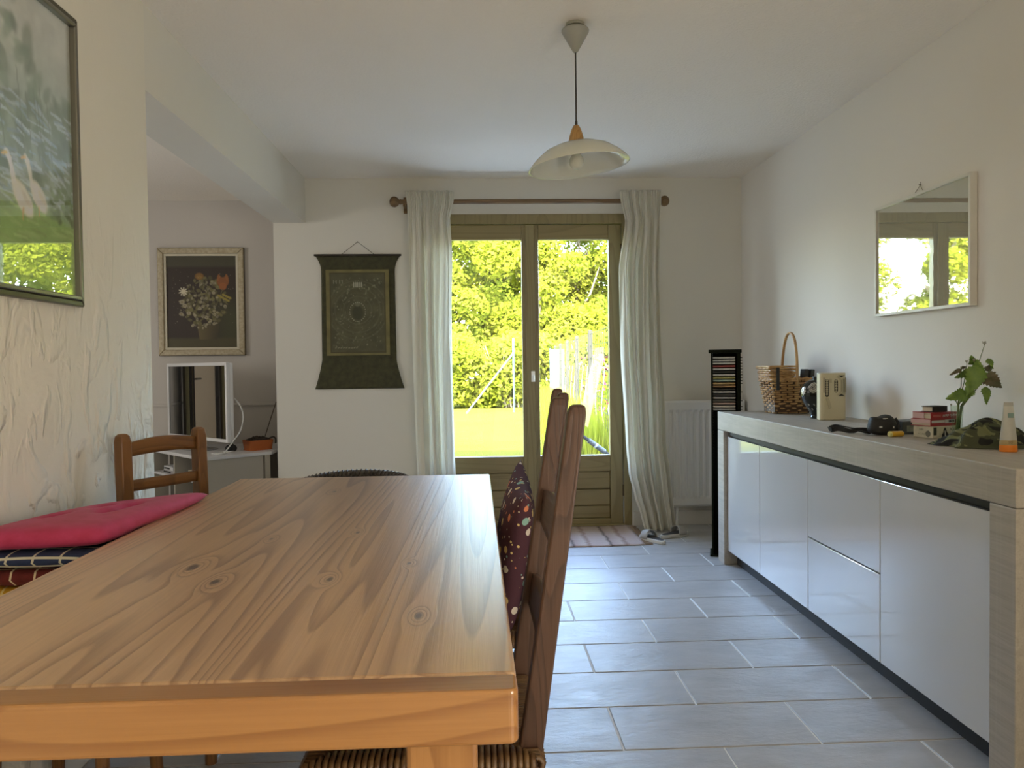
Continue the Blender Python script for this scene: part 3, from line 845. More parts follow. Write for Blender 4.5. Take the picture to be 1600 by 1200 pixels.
# woven half lid, standing proud over the left half
bm = bmesh.new()
for j in range(5):
    z = BH+.014+j*.0118
    tube(bm, [(-.062+x*(1+.05*math.sin(2*PI*i/8+PI*j)), y*(1+.05*math.sin(2*PI*i/8+PI*j)), z-(.02*(j/4)*(x+.06)/.12 if x > 0 else 0)) for i in range(88) for x, y in [bpath(i/88, .064+.002*j, .094+.002*j)]], .005, 6, closed=True)
stuff(obj('woven_lid', bm, M_WIL, bk, smooth=True))
obj('leather_strap', bx((-.105, -.1165, BH-.055), (-.088, -.112, BH+.066)), M_BLACK, bk, bevel=.001)
bm = bmesh.new(); prism(bm, [(x*.93, y*.93) for x, y in (bpath(i/40, .112, .092) for i in range(40))], .01, BH-.02, None); obj('dark_filler', bm, M_WILD, bk)  # added dark core, stands in for the shade behind the weave gaps
bm = bmesh.new()
def lidtop(u, v):
    x, y = -.062+.152*(u-.5), .21*(v-.5)
    return (x, y, BH+.070-.012*u+.004*math.sin(u*60)*math.sin(v*70))
grid(bm, lidtop, 30, 40); lt = obj('lid_top', bm, M_WIL, bk, smooth=True); md = lt.modifiers.new('t', 'SOLIDIFY'); md.thickness = .006
bm = bmesh.new(); tube(bm, [(-.062+x, y, BH+.071) for i in range(60) for x, y in [bpath(i/60, .076, .106)]], .006, 6, closed=True); obj('lid_rim', bm, M_WIL, bk, smooth=True)
bm = bmesh.new(); HP = [(0.012, -.103, BH-.03), (.012, -.104, BH)]
HP += [(.012+.004*math.sin(a), -.104*math.cos(a)**.9 if a < PI/2 else .104*abs(math.cos(a))**.9, BH+.255*math.sin(a)**.85) for a in np.linspace(.12, PI-.12, 26)]
HP += [(.012, .104, BH), (.012, .103, BH-.03)]
tube(bm, HP, .0085, 8, flat=.7); obj('handle', bm, M_WIL, bk, smooth=True)
rc = thing('dark_box', 'two dark grey slabs poking out of the wicker basket', 'box', (1.790, 4.19, ZS+.010))
for i, (x, a) in enumerate(((-.014, .12), (.012, .2))):
    obj('slab', bx((x-.011, -.03, 0), (x+.011, .03, .230), Matrix.Rotation(a*.45, 4, 'Y')), mat('dark_grey_plastic_%d' % i, (.035, .035, .032), .5), rc, bevel=.003)

def set_cols(me, cols):
    a = me.color_attributes.new('Col', 'FLOAT_COLOR', 'POINT')
    c = np.ones((len(me.vertices), 4), np.float32); c[:, :3] = cols; a.data.foreach_set('color', c.ravel())

# dark vase with white flower
vs = thing('flower_vase', 'round black ceramic vase painted with a white daisy, between basket and cream radio', 'vase', (1.69, 3.80, ZS))
bm = bmesh.new()
prof = [(0, .001), (.036, .0), (.038, .006), (.034, .014), (.040, .03), (.058, .058), (.074, .085), (.083, .11), (.085, .13), (.081, .152), (.066, .172), (.046, .187), (.030, .193), (.026, .198), (.029, .204), (.028, .206), (.023, .203), (.020, .195)]
pp = []
for (r0, z0), (r1, z1) in zip(prof, prof[1:]):
    for q in range(6): pp.append((r0+(r1-r0)*q/6, z0+(z1-z0)*q/6))
lathe(bm, pp, seg=160); o = obj('vase_body', bm, M_GLAZE, vs, smooth=True)
n = len(o.data.vertices); co = np.empty(n*3, np.float32); o.data.vertices.foreach_get('co', co); co = co.reshape(-1, 3)
th = np.arctan2(co[:, 1], co[:, 0]); z = co[:, 2]
c = np.tile(np.array([.012, .014, .010]), (n, 1))
cream = np.array([.62, .58, .50])
up = z > .1
for k in range(9):
    t0 = -PI+k*2*PI/9+.16
    dx = (np.angle(np.exp(1j*(th-t0))))*.085; dz = z-.137-(.014 if k % 2 else 0)
    rr = np.hypot(dx, dz); an = np.arctan2(dz, dx)
    if k % 2 == 0:
        pet = rr < .023*(.62+.38*np.abs(np.cos(an*4.5))); c[pet & up] = cream; c[rr < .0055] = (.03, .012, .02)
    else:
        for q in range(3):
            sp = np.abs(rr-(.006+.008*q)-.0015*an) < .0022; c[sp & up & (rr < .028)] = cream*.75
st_ = np.sin(th*14+z*120) > .75; c[st_ & (z < .085) & (z > .03) & (np.sin(z*300) > 0)] = cream*.6
c[np.abs(z-.1) < .003] = (.02, .012, .008)
set_cols(o.data, c)

# cream radio
M_CREAM = mat('cream_plastic', (.62, .56, .38), .4)
M_CREAMD = mat('cream_plastic_shaded_part', (.50, .45, .30), .45)
M_GRILL = mat('dark_grille', (.03, .028, .02), .6)
rd = thing('portable_radio', 'cream plastic radio standing upright in front of the black vase', 'radio', (1.701, 3.655, ZS), .02)
RWd, RHt, RDp = .128, .226, .05
def rr2(hx, hy, r, n=6):
    P = []
    for cx, cy_, a0 in ((hx-r, -hy+r, -PI/2), (hx-r, hy-r, 0), (-hx+r, hy-r, PI/2), (-hx+r, -hy+r, PI)):
        for i in range(n+1): a = a0+i*PI/2/n; P.append((cx+r*math.cos(a), cy_+r*math.sin(a)))
    return P
bm = bmesh.new(); prism(bm, rr2(RWd/2, RDp/2, .014), 0, RHt, Matrix.Translation((0, RDp/2, 0))); cs_ = obj('casing', bm, M_CREAM, rd, bevel=.004, seg=3)
def fpt(u, v): return (-RWd/2+RWd*u, RHt*(1-v))     # u right, v down on the front face
def fprism(bm, poly, d0, d1):
    """front-face polygon in (u, v) pushed from depth d0 to d1 in front of the casing"""
    P = [fpt(*q) for q in poly]
    a = [bm.verts.new((x, -d0, z_)) for x, z_ in P]; b = [bm.verts.new((x, -d1, z_)) for x, z_ in P]; n = len(P)
    bm.faces.new(a); bm.faces.new(b[::-1])
    for i in range(n): bm.faces.new((a[i], b[i], b[(i+1) % n], a[(i+1) % n]))
def stad(u, v0, v1, w):
    r = w*RWd/RHt
    return [(u+w*math.cos(a), v0+r-r*math.sin(a)) for a in np.linspace(0, PI, 8)]+[(u-w*math.cos(a), v1-r+r*math.sin(a)) for a in np.linspace(0, PI, 8)]
bm = bmesh.new()
for u, v0, v1 in ((.245, .13, .51), (.595, .14, .42)): fprism(bm, stad(u, v0, v1, .068), -.001, .0012)
fprism(bm, [(.115, .1), (.14, .1), (.14, .42), (.115, .42)], -.001, .001)
for P in ([(.67, .055), (.93, .055), (.80, .10)], [(.67, .495), (.93, .495), (.80, .44)], [(.80, .15), (.82, .15), (.82, .4), (.80, .4)], [(.89, .13), (.91, .13), (.91, .42), (.89, .42)], [(.965, .10), (.98, .10), (.98, .42), (.965, .42)]):
    fprism(bm, P, -.001, .0012)
pieces('grille', bm, M_GRILL, cs_)
bm = bmesh.new()
for k in range(7): x, z_ = fpt(.245, .16+.048*k); lathe(bm, [(0, .003), (.0045, .002), (.006, 0)], (0, 0, 0), 10); bmesh.ops.transform(bm, matrix=Matrix.Translation((x, -.001, z_)) @ Matrix.Rotation(PI/2, 4, 'X'), verts=bm.verts[-30:])
for k in range(5): x, z_ = fpt(.595, .17+.055*k); lathe(bm, [(0, .003), (.0045, .002), (.006, 0)], (0, 0, 0), 10); bmesh.ops.transform(bm, matrix=Matrix.Translation((x, -.001, z_)) @ Matrix.Rotation(PI/2, 4, 'X'), verts=bm.verts[-30:])
pieces('button', bm, M_CREAMD, cs_, smooth=True)
bm = bmesh.new()
for P in ([(.63, .08), (.68, .06), (.80, .13), (.80, .17), (.76, .17)], [(.63, .47), (.68, .49), (.80, .42), (.80, .38), (.76, .38)], [(.76, .17), (.80, .17), (.80, .38), (.76, .38)], [(.83, .13), (.88, .10), (.88, .46), (.83, .42)], [(.92, .12), (.955, .10), (.955, .46), (.92, .43)]):
    fprism(bm, P, -.001, .0030)
pieces('speaker_rib', bm, M_CREAMD, cs_)
bm = bmesh.new(); fprism(bm, [(.19, .53), (.30, .53), (.40, .72), (.38, .75), (.32, .76)], -.001, .008); fprism(bm, [(.35, .12), (.43, .12), (.43, .21), (.35, .21)], -.001, .004)
pieces('lever', bm, M_CREAMD, cs_, bevel=.001)

# black pouch with strap, yellow cylinder
M_BLK = mat('black_nylon', (.012, .012, .011), .6, bump=(400, .4, .002))
M_LOGO = mat('pale_print', (.55, .55, .52), .6)
pc = at(1386, 681, z=ZS)
po = thing('black_pouch', 'rounded black pouch with its wavy strap laid out towards the radio', 'pouch', (pc.x, pc.y+.035, ZS), .05)
bm = bmesh.new()
def pf(u, v, s=1):
    a, b = u*2*PI, v*PI
    ex_ = lambda q, p: math.copysign(abs(q)**p, q)
    x = .053*ex_(math.sin(b), .7)*ex_(math.cos(a), .75); y = .032*ex_(math.sin(b), .7)*ex_(math.sin(a), .75); z_ = .037+.037*ex_(-math.cos(b), .6)
    z_ += .004*math.sin(x*90)*(z_/.07); x *= 1+.06*math.sin(z_*80)
    return (x, y, z_)
grid(bm, pf, 40, 24, True); bmesh.ops.remove_doubles(bm, verts=bm.verts, dist=.0002); pb_ = obj('pouch_body', bm, M_BLK, po, smooth=True)
bm = bmesh.new(); box(bm, (-.012, -.028, .062), (.006, -.0245, .066)); box(bm, (-.030, -.035, .030), (-.020, -.0315, .036)); box(bm, (.024, -.034, .028), (.028, -.031, .035)); pieces('logo_patch', bm, M_LOGO, pb_)
bm = bmesh.new(); tube(bm, [(.046, -.026, .01), (.054, -.02, .03), (.052, -.015, .05), (.044, -.012, .064)], .006, 6, flat=.4); obj('zip_flap', bm, M_BLK, pb_, smooth=True)
# strap: a flat ribbon lying in loops
def ribbon(bm, C, w, roll, th=.002):
    C = [Vector(c) for c in C]; n = len(C); prev = None
    for i in range(n):
        d = (C[min(i+1, n-1)]-C[max(i-1, 0)]).normalized(); sd = d.cross(Vector((0, 0, 1))).normalized()
        a = roll(i/(n-1)); u = sd*math.cos(a)+Vector((0, 0, 1))*math.sin(a); nn = d.cross(u)
        q = [bm.verts.new(C[i]+u*w*p+nn*th*r_) for p, r_ in ((-.5, -.5), (.5, -.5), (.5, .5), (-.5, .5))]
        if prev:
            for k_ in range(4): bm.faces.new((prev[k_], prev[(k_+1) % 4], q[(k_+1) % 4], q[k_]))
        else: bm.faces.new(q)
        prev = q
    bm.faces.new(prev[::-1])
A = at(1299, 676, z=ZS); B = at(1380, 680, z=ZS)
inv = Matrix.Translation((-pc.x, -pc.y-.035, -ZS)); inv = Matrix.Rotation(-.05, 4, 'Z') @ inv
def sp(k_, dz, dy=0): q = A.lerp(B, k_); return inv @ Vector((q.x, q.y+dy, ZS+dz))
bm = bmesh.new()
ribbon(bm, [sp(k_, .0105+.006*math.sin(k_*9)**2, .012*math.sin(k_*11)) for k_ in np.linspace(0, 1, 40)], .02, lambda t_: 1.0+.5*math.sin(t_*9))
ribbon(bm, [sp(k_, .012+.010*math.sin(PI*min(1, k_*2))+.004, .02+.01*math.sin(k_*8)) for k_ in np.linspace(0.0, .9, 40)], .018, lambda t_: .9+.6*math.cos(t_*8))
ribbon(bm, [sp(k_, .008+.006*math.sin(k_*14)**2, -.006+.008*math.cos(k_*13)) for k_ in np.linspace(.35, 1, 30)], .022, lambda t_: .3+.3*math.sin(t_*15))
ribbon(bm, [sp(.0+.012*math.cos(a), .013, .008+.016*math.sin(a)) for a in np.linspace(PI/2, 3*PI/2, 10)], .018, lambda t_: 1.2)
o = obj('strap', bm, M_BLK, po)
zmin = min(v.co.z for v in o.data.vertices)
for v in o.data.vertices: v.co.z = max(v.co.z, .0006)
yc = at(1389, 683, z=ZS); yd = at(1413, 682, z=ZS)
yl = thing('yellow_cylinder', 'small yellow cylinder lying in front of the black pouch', 'cylinder', (yc.x, yc.y, ZS+.0108), math.atan2(yd.y-yc.y, yd.x-yc.x))
bm = bmesh.new(); lathe(bm, [(0, 0), (.0085, .0), (.0106, .003), (.0106, .008)], seg=20); bmesh.ops.transform(bm, matrix=Matrix.Rotation(PI/2, 4, 'Y'), verts=bm.verts); obj('end_cap', bm, mat('pale_yellow_cap', (.62, .58, .22), .4), yl, smooth=True, angle=40)
bm = bmesh.new(); lathe(bm, [(.0106, .008), (.0106, .056), (.0085, .060), (0, .060)], seg=20); bmesh.ops.transform(bm, matrix=Matrix.Rotation(PI/2, 4, 'Y'), verts=bm.verts); obj('barrel', bm, mat('yellow_plastic', (.62, .36, .025), .35), yl, smooth=True, angle=40)

# books
M_PAPER = mat('page_block', (.60, .55, .42), .8, var=((.48, .43, .32), 200, (.05, .05, 1)))
def book(name, label, cat, loc, ang, w, d, h, cover, pages=True, group=None):
    """right-hand face in the picture = +x side run (w), left-hand face = d; spine along the near w side"""
    o = thing(name, label, cat, loc, ang, group)
    if pages:
        bm = bmesh.new(); box(bm, (0, 0, 0), (w, d, .0025)); box(bm, (0, 0, h-.0025), (w, d, h)); box(bm, (0, 0, .0025), (w, .0025, h-.0025)); obj('cover', bm, cover, o)
        obj('page_block', bx((.003, .0026, .0026), (w-.003, d-.003, h-.0026)), M_PAPER, o)
    else: obj('cover', bx((0, 0, 0), (w, d, h)), cover, o, bevel=.002)
    return o
def lettering(o, txt, size, loc, col, rot=(PI/2, 0, 0), name='lettering'):
    c = bpy.data.curves.new(name, 'FONT'); c.body = txt; c.size = size; c.extrude = .0002; c.align_x = 'CENTER'; c.align_y = 'CENTER'
    t = bpy.data.objects.new(name, c); COL.objects.link(t); t.parent = o; t.location = loc; t.rotation_euler = rot; c.materials.append(col)
    me = bpy.data.meshes.new_from_object(t); bpy.data.objects.remove(t); t = bpy.data.objects.new(name, me); COL.objects.link(t); t.parent = o; t.location = loc; t.rotation_euler = rot; return t
BA = .30
bc = at(1457.5, 685.5, z=ZS); e1 = Vector((math.cos(BA), math.sin(BA), 0)); e2 = Vector((-math.sin(BA), math.cos(BA), 0))
M_WBOX = mat('cream_card', (.62, .58, .45), .6, var=((.45, .44, .33), 25)); M_DK = mat('dark_card', (.03, .035, .03), .5); M_INK = mat('black_ink', (.012, .010, .010), .6)
b1 = book('boxed_agenda', 'cream box lettered in black at the bottom of the book stack', 'box', bc, BA, .135, .085, .043, M_WBOX, False)
lettering(b1, 'AGENDA', .013, (.108, -.0006, .031), M_INK)
lettering(b1, 'LOST', .009, (-.0006, .048, .030), mat('grey_ink', (.33, .33, .26), .7), (PI/2, 0, -PI/2)); lettering(b1, 'ACUNA', .010, (-.0006, .046, .014), bpy.data.materials['grey_ink'], (PI/2, 0, -PI/2))
bm = bmesh.new(); box(bm, (.003, -.0012, .012), (.017, .0, .040)); obj('printed_panel', bm, M_DK, b1)
bm = bmesh.new(); prism(bm, [(.043, .003), (.077, .003), (.074, .014), (.066, .022), (.062, .034), (.058, .039), (.052, .033), (.050, .020), (.044, .013)], -.0002, .001, Matrix.Rotation(PI/2, 4, 'X')); obj('printed_figure', bm, M_INK, b1)
bm = bmesh.new(); prism(bm, [(.056, .006), (.062, .006), (.058, .027), (.055, .027)], .0002, .0014, Matrix.Rotation(PI/2, 4, 'X')); obj('figure_stripe', bm, M_LOGO, b1)
bm = bmesh.new(); prism(bm, [(.020+.010*math.cos(a), .016+.012*math.sin(a)) for a in np.linspace(0, 2*PI, 16)[:-1]], -.0002, .001, Matrix.Rotation(-PI/2, 4, 'Z') @ Matrix.Rotation(PI/2, 4, 'X')); bmesh.ops.transform(bm, matrix=Matrix.Scale(-1, 4, (0, 1, 0)), verts=bm.verts); obj('printed_roundel', bm, mat('grey_print', (.16, .16, .13), .7), b1)
M_RED = mat('red_cover', (.30, .020, .022), .4); M_PINKC = mat('pink_cover', (.55, .36, .33), .5)
loc2 = bc+e1*-.003+e2*.006+Vector((0, 0, .0432))
b2 = book('red_paperback', 'red paperback with pale labels on its spine, middle of the book stack', 'book', loc2, BA+.03, .138, .085, .0255, M_RED)
bm = bmesh.new(); box(bm, (.004, -.0008, .012), (.068, 0, .0215)); box(bm, (.070, -.0008, .010), (.118, 0, .0225)); pieces('spine_label', bm, M_LOGO, b2)
bm = bmesh.new(); box(bm, (.088, -.0014, .013), (.115, -.0007, .0205)); lathe(bm, [(0, .0014), (.006, .0014), (.006, 0)], (0, 0, 0), 12); bmesh.ops.transform(bm, matrix=Matrix.Translation((.128, 0, .016)) @ Matrix.Rotation(PI/2, 4, 'X'), verts=bm.verts[8:]); pieces('spine_mark', bm, M_INK, b2)
obj('curled_cover', bx((-.001, .002, .0105), (.0, .084, .0245)), M_PINKC, b2)
loc3 = bc+e1*-.004+e2*.004+Vector((0, 0, .0690))
b3 = book('red_paperback', 'red paperback with upside-down white title, second from the top of the stack', 'book', loc3, BA-.02, .140, .082, .024, M_RED)
lettering(b3, 'fnoraL silaW', .0135, (.088, -.0006, .0125), M_LOGO, (PI/2, PI, 0))
bm = bmesh.new(); box(bm, (.010, -.0008, .008), (.046, 0, .016)); obj('spine_print', bm, mat('faded_red_print', (.42, .12, .10), .6), b3)
obj('curled_cover', bx((-.001, .030, .002), (.0, .081, .022)), M_PINKC, b3)
b4 = book('small_dark_book', 'small dark hardback on top of the book stack', 'book', bc+e1*.022+e2*.020+Vector((0, 0, .0935)), BA, .070, .05, .021, M_INK)
gd = at(1413.5, 680, z=ZS)
b5 = book('grey_box', 'dark grey box behind the book stack, next to the yellow cylinder', 'box', (gd.x+.004, gd.y+.02, ZS), BA+.0, .135, .09, .050, mat('charcoal_card', (.055, .058, .052), .45), False)
bm = bmesh.new(); box(bm, (.02, -.0008, .010), (.09, 0, .034)); obj('printed_panel', bm, mat('olive_print', (.17, .18, .12), .6, var=((.30, .30, .22), 40)), b5)

# glass with cut stems
gv = thing('glass_vase', 'narrow glass of cut leafy stems on the sideboard behind the camouflage cloth', 'vase', (1.705, 2.70, ZS))
bm = bmesh.new(); lathe(bm, [(0, 0), (.017, 0), (.0175, .002), (.0165, .012), (.0175, .06), (.021, .118), (.0205, .119), (.0165, .06), (.0155, .012), (0, .010)], seg=28); obj('glass_body', bm, glass_mat('vase_glass', 1.5, (.93, .97, .93)), gv, smooth=True, angle=50)
M_LEAF = mat('mustard_leaf', (.16, .26, .040), .5, var=((.10, .18, .030), 30)); M_LEAFD = mat('browned_leaf', (.075, .085, .035), .55, var=((.16, .12, .07), 25)); M_STEM = mat('green_stem', (.09, .14, .03), .55)
YV = 2.70
gl = lambda u, v, dy=0: at(u, v, y=YV+dy)-Vector((1.705, 2.70, ZS))
bm = bmesh.new()
root = [Vector((.006*math.cos(a), .006*math.sin(a), .014)) for a in np.linspace(0, 6, 9)]
tops = [((1538, 540), 0), ((1502, 574), -.01), ((1511, 566), .01), ((1523, 562), .02), ((1541, 590), .01), ((1549, 575), -.015), ((1520, 600), -.03), ((1494, 620), -.02), ((1528, 580), 0)]
for rt_, ((u, v), dy) in zip(root, tops):
    e = gl(u, v, dy); mid = Vector((rt_.x*.4+e.x*.16, rt_.y+e.y*.2, .118)); m2 = mid.lerp(e, .5)+Vector((.006*(1 if e.x > 0 else -1), 0, .004))
    tube(bm, [rt_, mid, m2, e], [.0022, .002, .0016, .001], 6)
obj('stem', bm, M_STEM, gv, smooth=True)
def leaf_bm(base, tip, width, fold=.25, face=Vector((-.5, -.85, .2)), teeth=7):
    base, tip = Vector(base), Vector(tip); d = tip-base; ln = d.length; d.normalize()
    nrm = (face - d*face.dot(d)).normalized(); sd = d.cross(nrm)
    bm = bmesh.new(); prev = None; rows = 22
    for i in range(rows+1):
        t_ = i/rows
        w = width*.5*(min(1, t_*5)**.7)*(1-t_**1.7)**.85*(1+.38*((t_*teeth) % 1-.5)*(1 if .1 < t_ < .98 else 0))+1e-4
        c_ = base+d*ln*t_ + nrm*(-.10*ln*t_*t_)
        row_ = [bm.verts.new(c_+sd*w*q+nrm*(fold*abs(q)*w - .12*w*q*q + .004*math.sin(t_*9+q*3))) for q in (-1, -.5, 0, .5, 1)]
        if prev:
            for k_ in range(4): bm.faces.new((prev[k_], prev[k_+1], row_[k_+1], row_[k_]))
        prev = row_
    return bm
LV = [((1527, 590), (1528, 562), 26, 0, 0), ((1530, 572), (1512, 618), 34, -.03, 0), ((1540, 604), (1543, 632), 15, .0, 0), ((1538, 585), (1567, 607), 26, -.01, 1),
      ((1543, 560), (1553, 576), 11, 0, 0), ((1512, 615), (1480, 622), 24, -.02, 0), ((1503, 577), (1485, 585), 9, 0, 1), ((1517, 580), (1494, 590), 16, .01, 0), ((1521, 606), (1501, 628), 17, -.01, 0),
      ((1521, 570), (1518, 556), 16, .02, 0), ((1541, 580), (1551, 568), 12, .02, 1), ((1502, 575), (1510, 573), 6, 0, 1), ((1536, 590), (1530, 600), 16, .03, 0)]
for (a, b, w, dy, dk) in LV:
    lf = obj('leaf', leaf_bm(gl(*a, dy), gl(*b, dy-.012), w*2.7/F_PX, .2+.2*random.random(), Vector((-.5+.5*random.random(), -.85, .3*random.random()))), M_LEAFD if dk else M_LEAF, gv, smooth=True)
bm = bmesh.new()
for (u, v, r_) in ((1538, 535, .008), (1502, 574, .004), (1510, 564, .005), (1522, 562, .005), (1486, 632, .004)):
    c_ = gl(u, v, 0)
    for q in range(9):
        a = q*2.4; off = Vector((math.cos(a), math.sin(a), .6*math.sin(q)))*r_*.8
        tube(bm, [c_-Vector((0, 0, r_*1.5)), c_+off*.6, c_+off], [.0006, .0009, .0016], 5)
stuff(obj('flower_head', bm, mat('dry_flower', (.30, .28, .20), .8), gv))

# camouflage cloth
def camo():
    m, t, b = newmat('camouflage_cotton'); base = t.n('TexCoord').outputs['Object']
    a = t.noise(t.mapped((1, 1, 1.5), (0, 0, 0), base), 15, 2, .5, .8); c2 = t.noise(t.mapped((1, 1, 1.5), (4, 2, 1), base), 18, 2, .5, .8)
    c = t.mix(t.ramp(a, [(.50, 0), (.51, 1)]), (.055, .062, .030), (.008, .009, .007))
    c = t.mix(t.ramp(c2, [(.57, 0), (.58, 1)]), c, (.16, .17, .075))
    t.l(c, b.inputs['Base Color']); b.inputs['Roughness'].default_value = .9; return m
cf = thing('camouflage_cloth', 'crumpled camouflage cloth in front of the glass of cut stems', 'cloth', (1.66, 2.47, ZS), 0)
def cl(u, v):
    a, r_ = u*2*PI, (1-v)
    R0 = 1+.16*math.sin(3*a+.6)+.10*math.sin(5*a+2)+.05*math.sin(9*a)
    x, y = .155*r_*R0*math.cos(a), .10*r_*R0*math.sin(a)
    e = (1-r_**3)
    h = e*(.030+.052*math.exp(-(((x+.0)/.075)**2+((y-.0)/.07)**2)) + .018*math.exp(-(((x+.09)/.04)**2+((y+.02)/.05)**2))+.02*math.exp(-(((x-.1)/.05)**2+((y)/.05)**2)))
    rid = abs(math.sin(x*38+2.2*math.sin(y*30)))*.014+abs(math.sin(y*52+1.7*math.sin(x*26)+1))*.010
    h += e*(rid-.010)*min(1, (1-r_)*5)
    bulge = 1+.03*math.sin(14*a)*r_
    return (x*bulge, y*bulge, max(.0005, h) if v > 0 else .0005)
bm = bmesh.new(); V = grid(bm, cl, 110, 44, True); bm.faces.new(V[0][::-1]); bmesh.ops.remove_doubles(bm, verts=bm.verts, dist=1e-5)
obj('cloth', bm, camo(), cf, smooth=True)
# tube standing on its cap
tb = at(1581, 706.5, z=ZS)
tbn = thing('cream_tube', 'white squeeze tube standing on its orange cap at the near end of the sideboard', 'tube', (tb.x, tb.y+.016, ZS), -.25)
bm = bmesh.new(); lathe(bm, [(0, 0), (.0245, 0), (.0255, .002), (.0245, .020), (.0235, .0205), (0, .0206)], seg=32, sy_=.72); obj('cap', bm, mat('orange_cap', (.75, .22, .02), .4), tbn, smooth=True, angle=40)
bm = bmesh.new()
V = []
for z_, a_, b_ in ((.0207, .0235, .0170), (.024, .0245, .018), (.034, .0235, .0172), (.036, .0232, .0170)):
    V.append((z_, a_, b_))
def ell(bm, V, seg=36, caps=(False, False)):
    rg = [[bm.verts.new((a_*math.cos(2*PI*k_/seg), b_*math.sin(2*PI*k_/seg), z_)) for k_ in range(seg)] for z_, a_, b_ in V]
    for A_, B_ in zip(rg, rg[1:]):
        for k_ in range(seg): bm.faces.new((A_[k_], A_[(k_+1) % seg], B_[(k_+1) % seg], B_[k_]))
    if caps[1]: bm.faces.new(rg[-1])
ell(bm, V); obj('printed_band', bm, mat('tan_band', (.40, .30, .14), .4), tbn, smooth=True)
bm = bmesh.new(); ell(bm, [(.036, .0232, .0170), (.05, .0222, .0155), (.08, .0190, .0115), (.11, .0165, .0072), (.135, .0145, .0036), (.139, .0142, .003)]); obj('tube_body', bm, mat('white_tube', (.43, .43, .39), .35), tbn, smooth=True)
bm = bmesh.new(); ell(bm, [(.139, .0142, .003), (.141, .0140, .0018), (.151, .0128, .0015)], caps=(0, 1)); obj('crimped_end', bm, mat('grey_crimp', (.33, .33, .30), .4), tbn, smooth=True, angle=50)
bm = bmesh.new(); box(bm, (-.004, -.0099, .104), (.011, -.0072, .118)); obj('teal_label', bm, mat('teal_print', (.16, .25, .22), .5), tbn)
lettering(tbn, '50', .012, (-.001, -.0178, .029), mat('brown_print', (.22, .14, .06), .5))

# ------------------------------------------------------------------ CD tower
TWX, TWY, TWR = 1.374, 4.533, -.30
CT = thing('disc_tower', 'slim black tower rack full of discs standing behind the far end of the sideboard', 'rack', (TWX, TWY, 0), TWR)
TWW, TDD, THH = .170, .150, 1.222
M_TOW = mat('black_rack', (.011, .013, .008), .8, spec=.03)
obj('side_panel', bx((0, 0, .012), (.010, TDD, THH-.02)), M_TOW, CT, bevel=.002)
obj('side_panel', bx((.148, -.004, .012), (TWW-.002, TDD, THH-.02)), M_TOW, CT, bevel=.002)
obj('back_panel', bx((.0102, TDD-.012, .012), (.1478, TDD, THH-.02)), M_TOW, CT)
obj('base', bx((-.012, -.008, 0), (TWW+.008, TDD+.01, .0118)), M_TOW, CT, bevel=.002)
obj('top_cap', bx((-.014, -.012, THH-.0198), (TWW+.004, TDD, THH)), M_TOW, CT, bevel=.003)
PIT = .0169; Z0 = 1.176
nsl = int((Z0-.03)/PIT)
rg = bmesh.new()
for i in range(nsl):
    z_ = Z0-i*PIT-.0063
    for x_ in (.0102, .1388): box(rg, (x_, .004, z_-.0008), (x_+.009, TDD-.014, z_))
stuff(obj('disc_runner', rg, M_TOW, CT))
pg = bmesh.new()
for i in range(0, 40):
    if i in (10, 11, 13, 14, 16): continue
    tube(pg, [(TWW-.003, .03, Z0-i*PIT-.002), (TWW+.008, .03, Z0-i*PIT-.002)], .0028, 6)
stuff(obj('peg', pg, M_TOW, CT))
CDC = ['white', 'white', 'white', 'red', 'white', 'black', 'white', 'olive', 'mint', 'amber', 'brown', 'black', 'white', 'black', 'white', 'grey', 'rose', 'cream', 'pale grey']
CDRGB = {'white': (.52, .52, .48), 'red': (.36, .07, .06), 'black': (.012, .013, .01), 'olive': (.33, .32, .10), 'mint': (.33, .45, .38), 'amber': (.45, .30, .12), 'brown': (.33, .19, .07), 'grey': (.10, .10, .08), 'rose': (.42, .32, .28), 'cream': (.58, .54, .44), 'pale grey': (.42, .42, .38)}
ORD = ['topmost', 'second', 'third', 'fourth', 'fifth', 'sixth', 'seventh', 'eighth', 'ninth', 'tenth', 'eleventh', 'twelfth', 'thirteenth', 'fourteenth', 'fifteenth', 'sixteenth', 'seventeenth', 'eighteenth', 'nineteenth']
cdm = {}
for i, cn in enumerate(CDC):
    lab = '%s disc case, %s in the black tower rack' % (cn, 'topmost' if i == 0 else ORD[i]+' from the top')
    if cn not in cdm:
        d_ = obj('disc_case', bx((0, 0, 0), (.1268, .12, .0098)), mat('disc_spine_'+cn.replace(' ', '_'), CDRGB[cn], .35, var=(tuple(c_*.7 for c_ in CDRGB[cn]), 60, (1, .2, 1))), None, bevel=.0008, seg=1)
        cdm[cn] = d_
    else: d_ = cdm[cn].copy(); COL.objects.link(d_)
    lx_, ly_ = .0110, .006+.003*random.random()
    d_.location = (TWX+lx_*math.cos(TWR)-ly_*math.sin(TWR), TWY+lx_*math.sin(TWR)+ly_*math.cos(TWR), Z0-i*PIT-.0062); d_.rotation_euler = (0, 0, TWR)
    tag(d_, lab, 'disc case', 'disc cases in the tower rack')

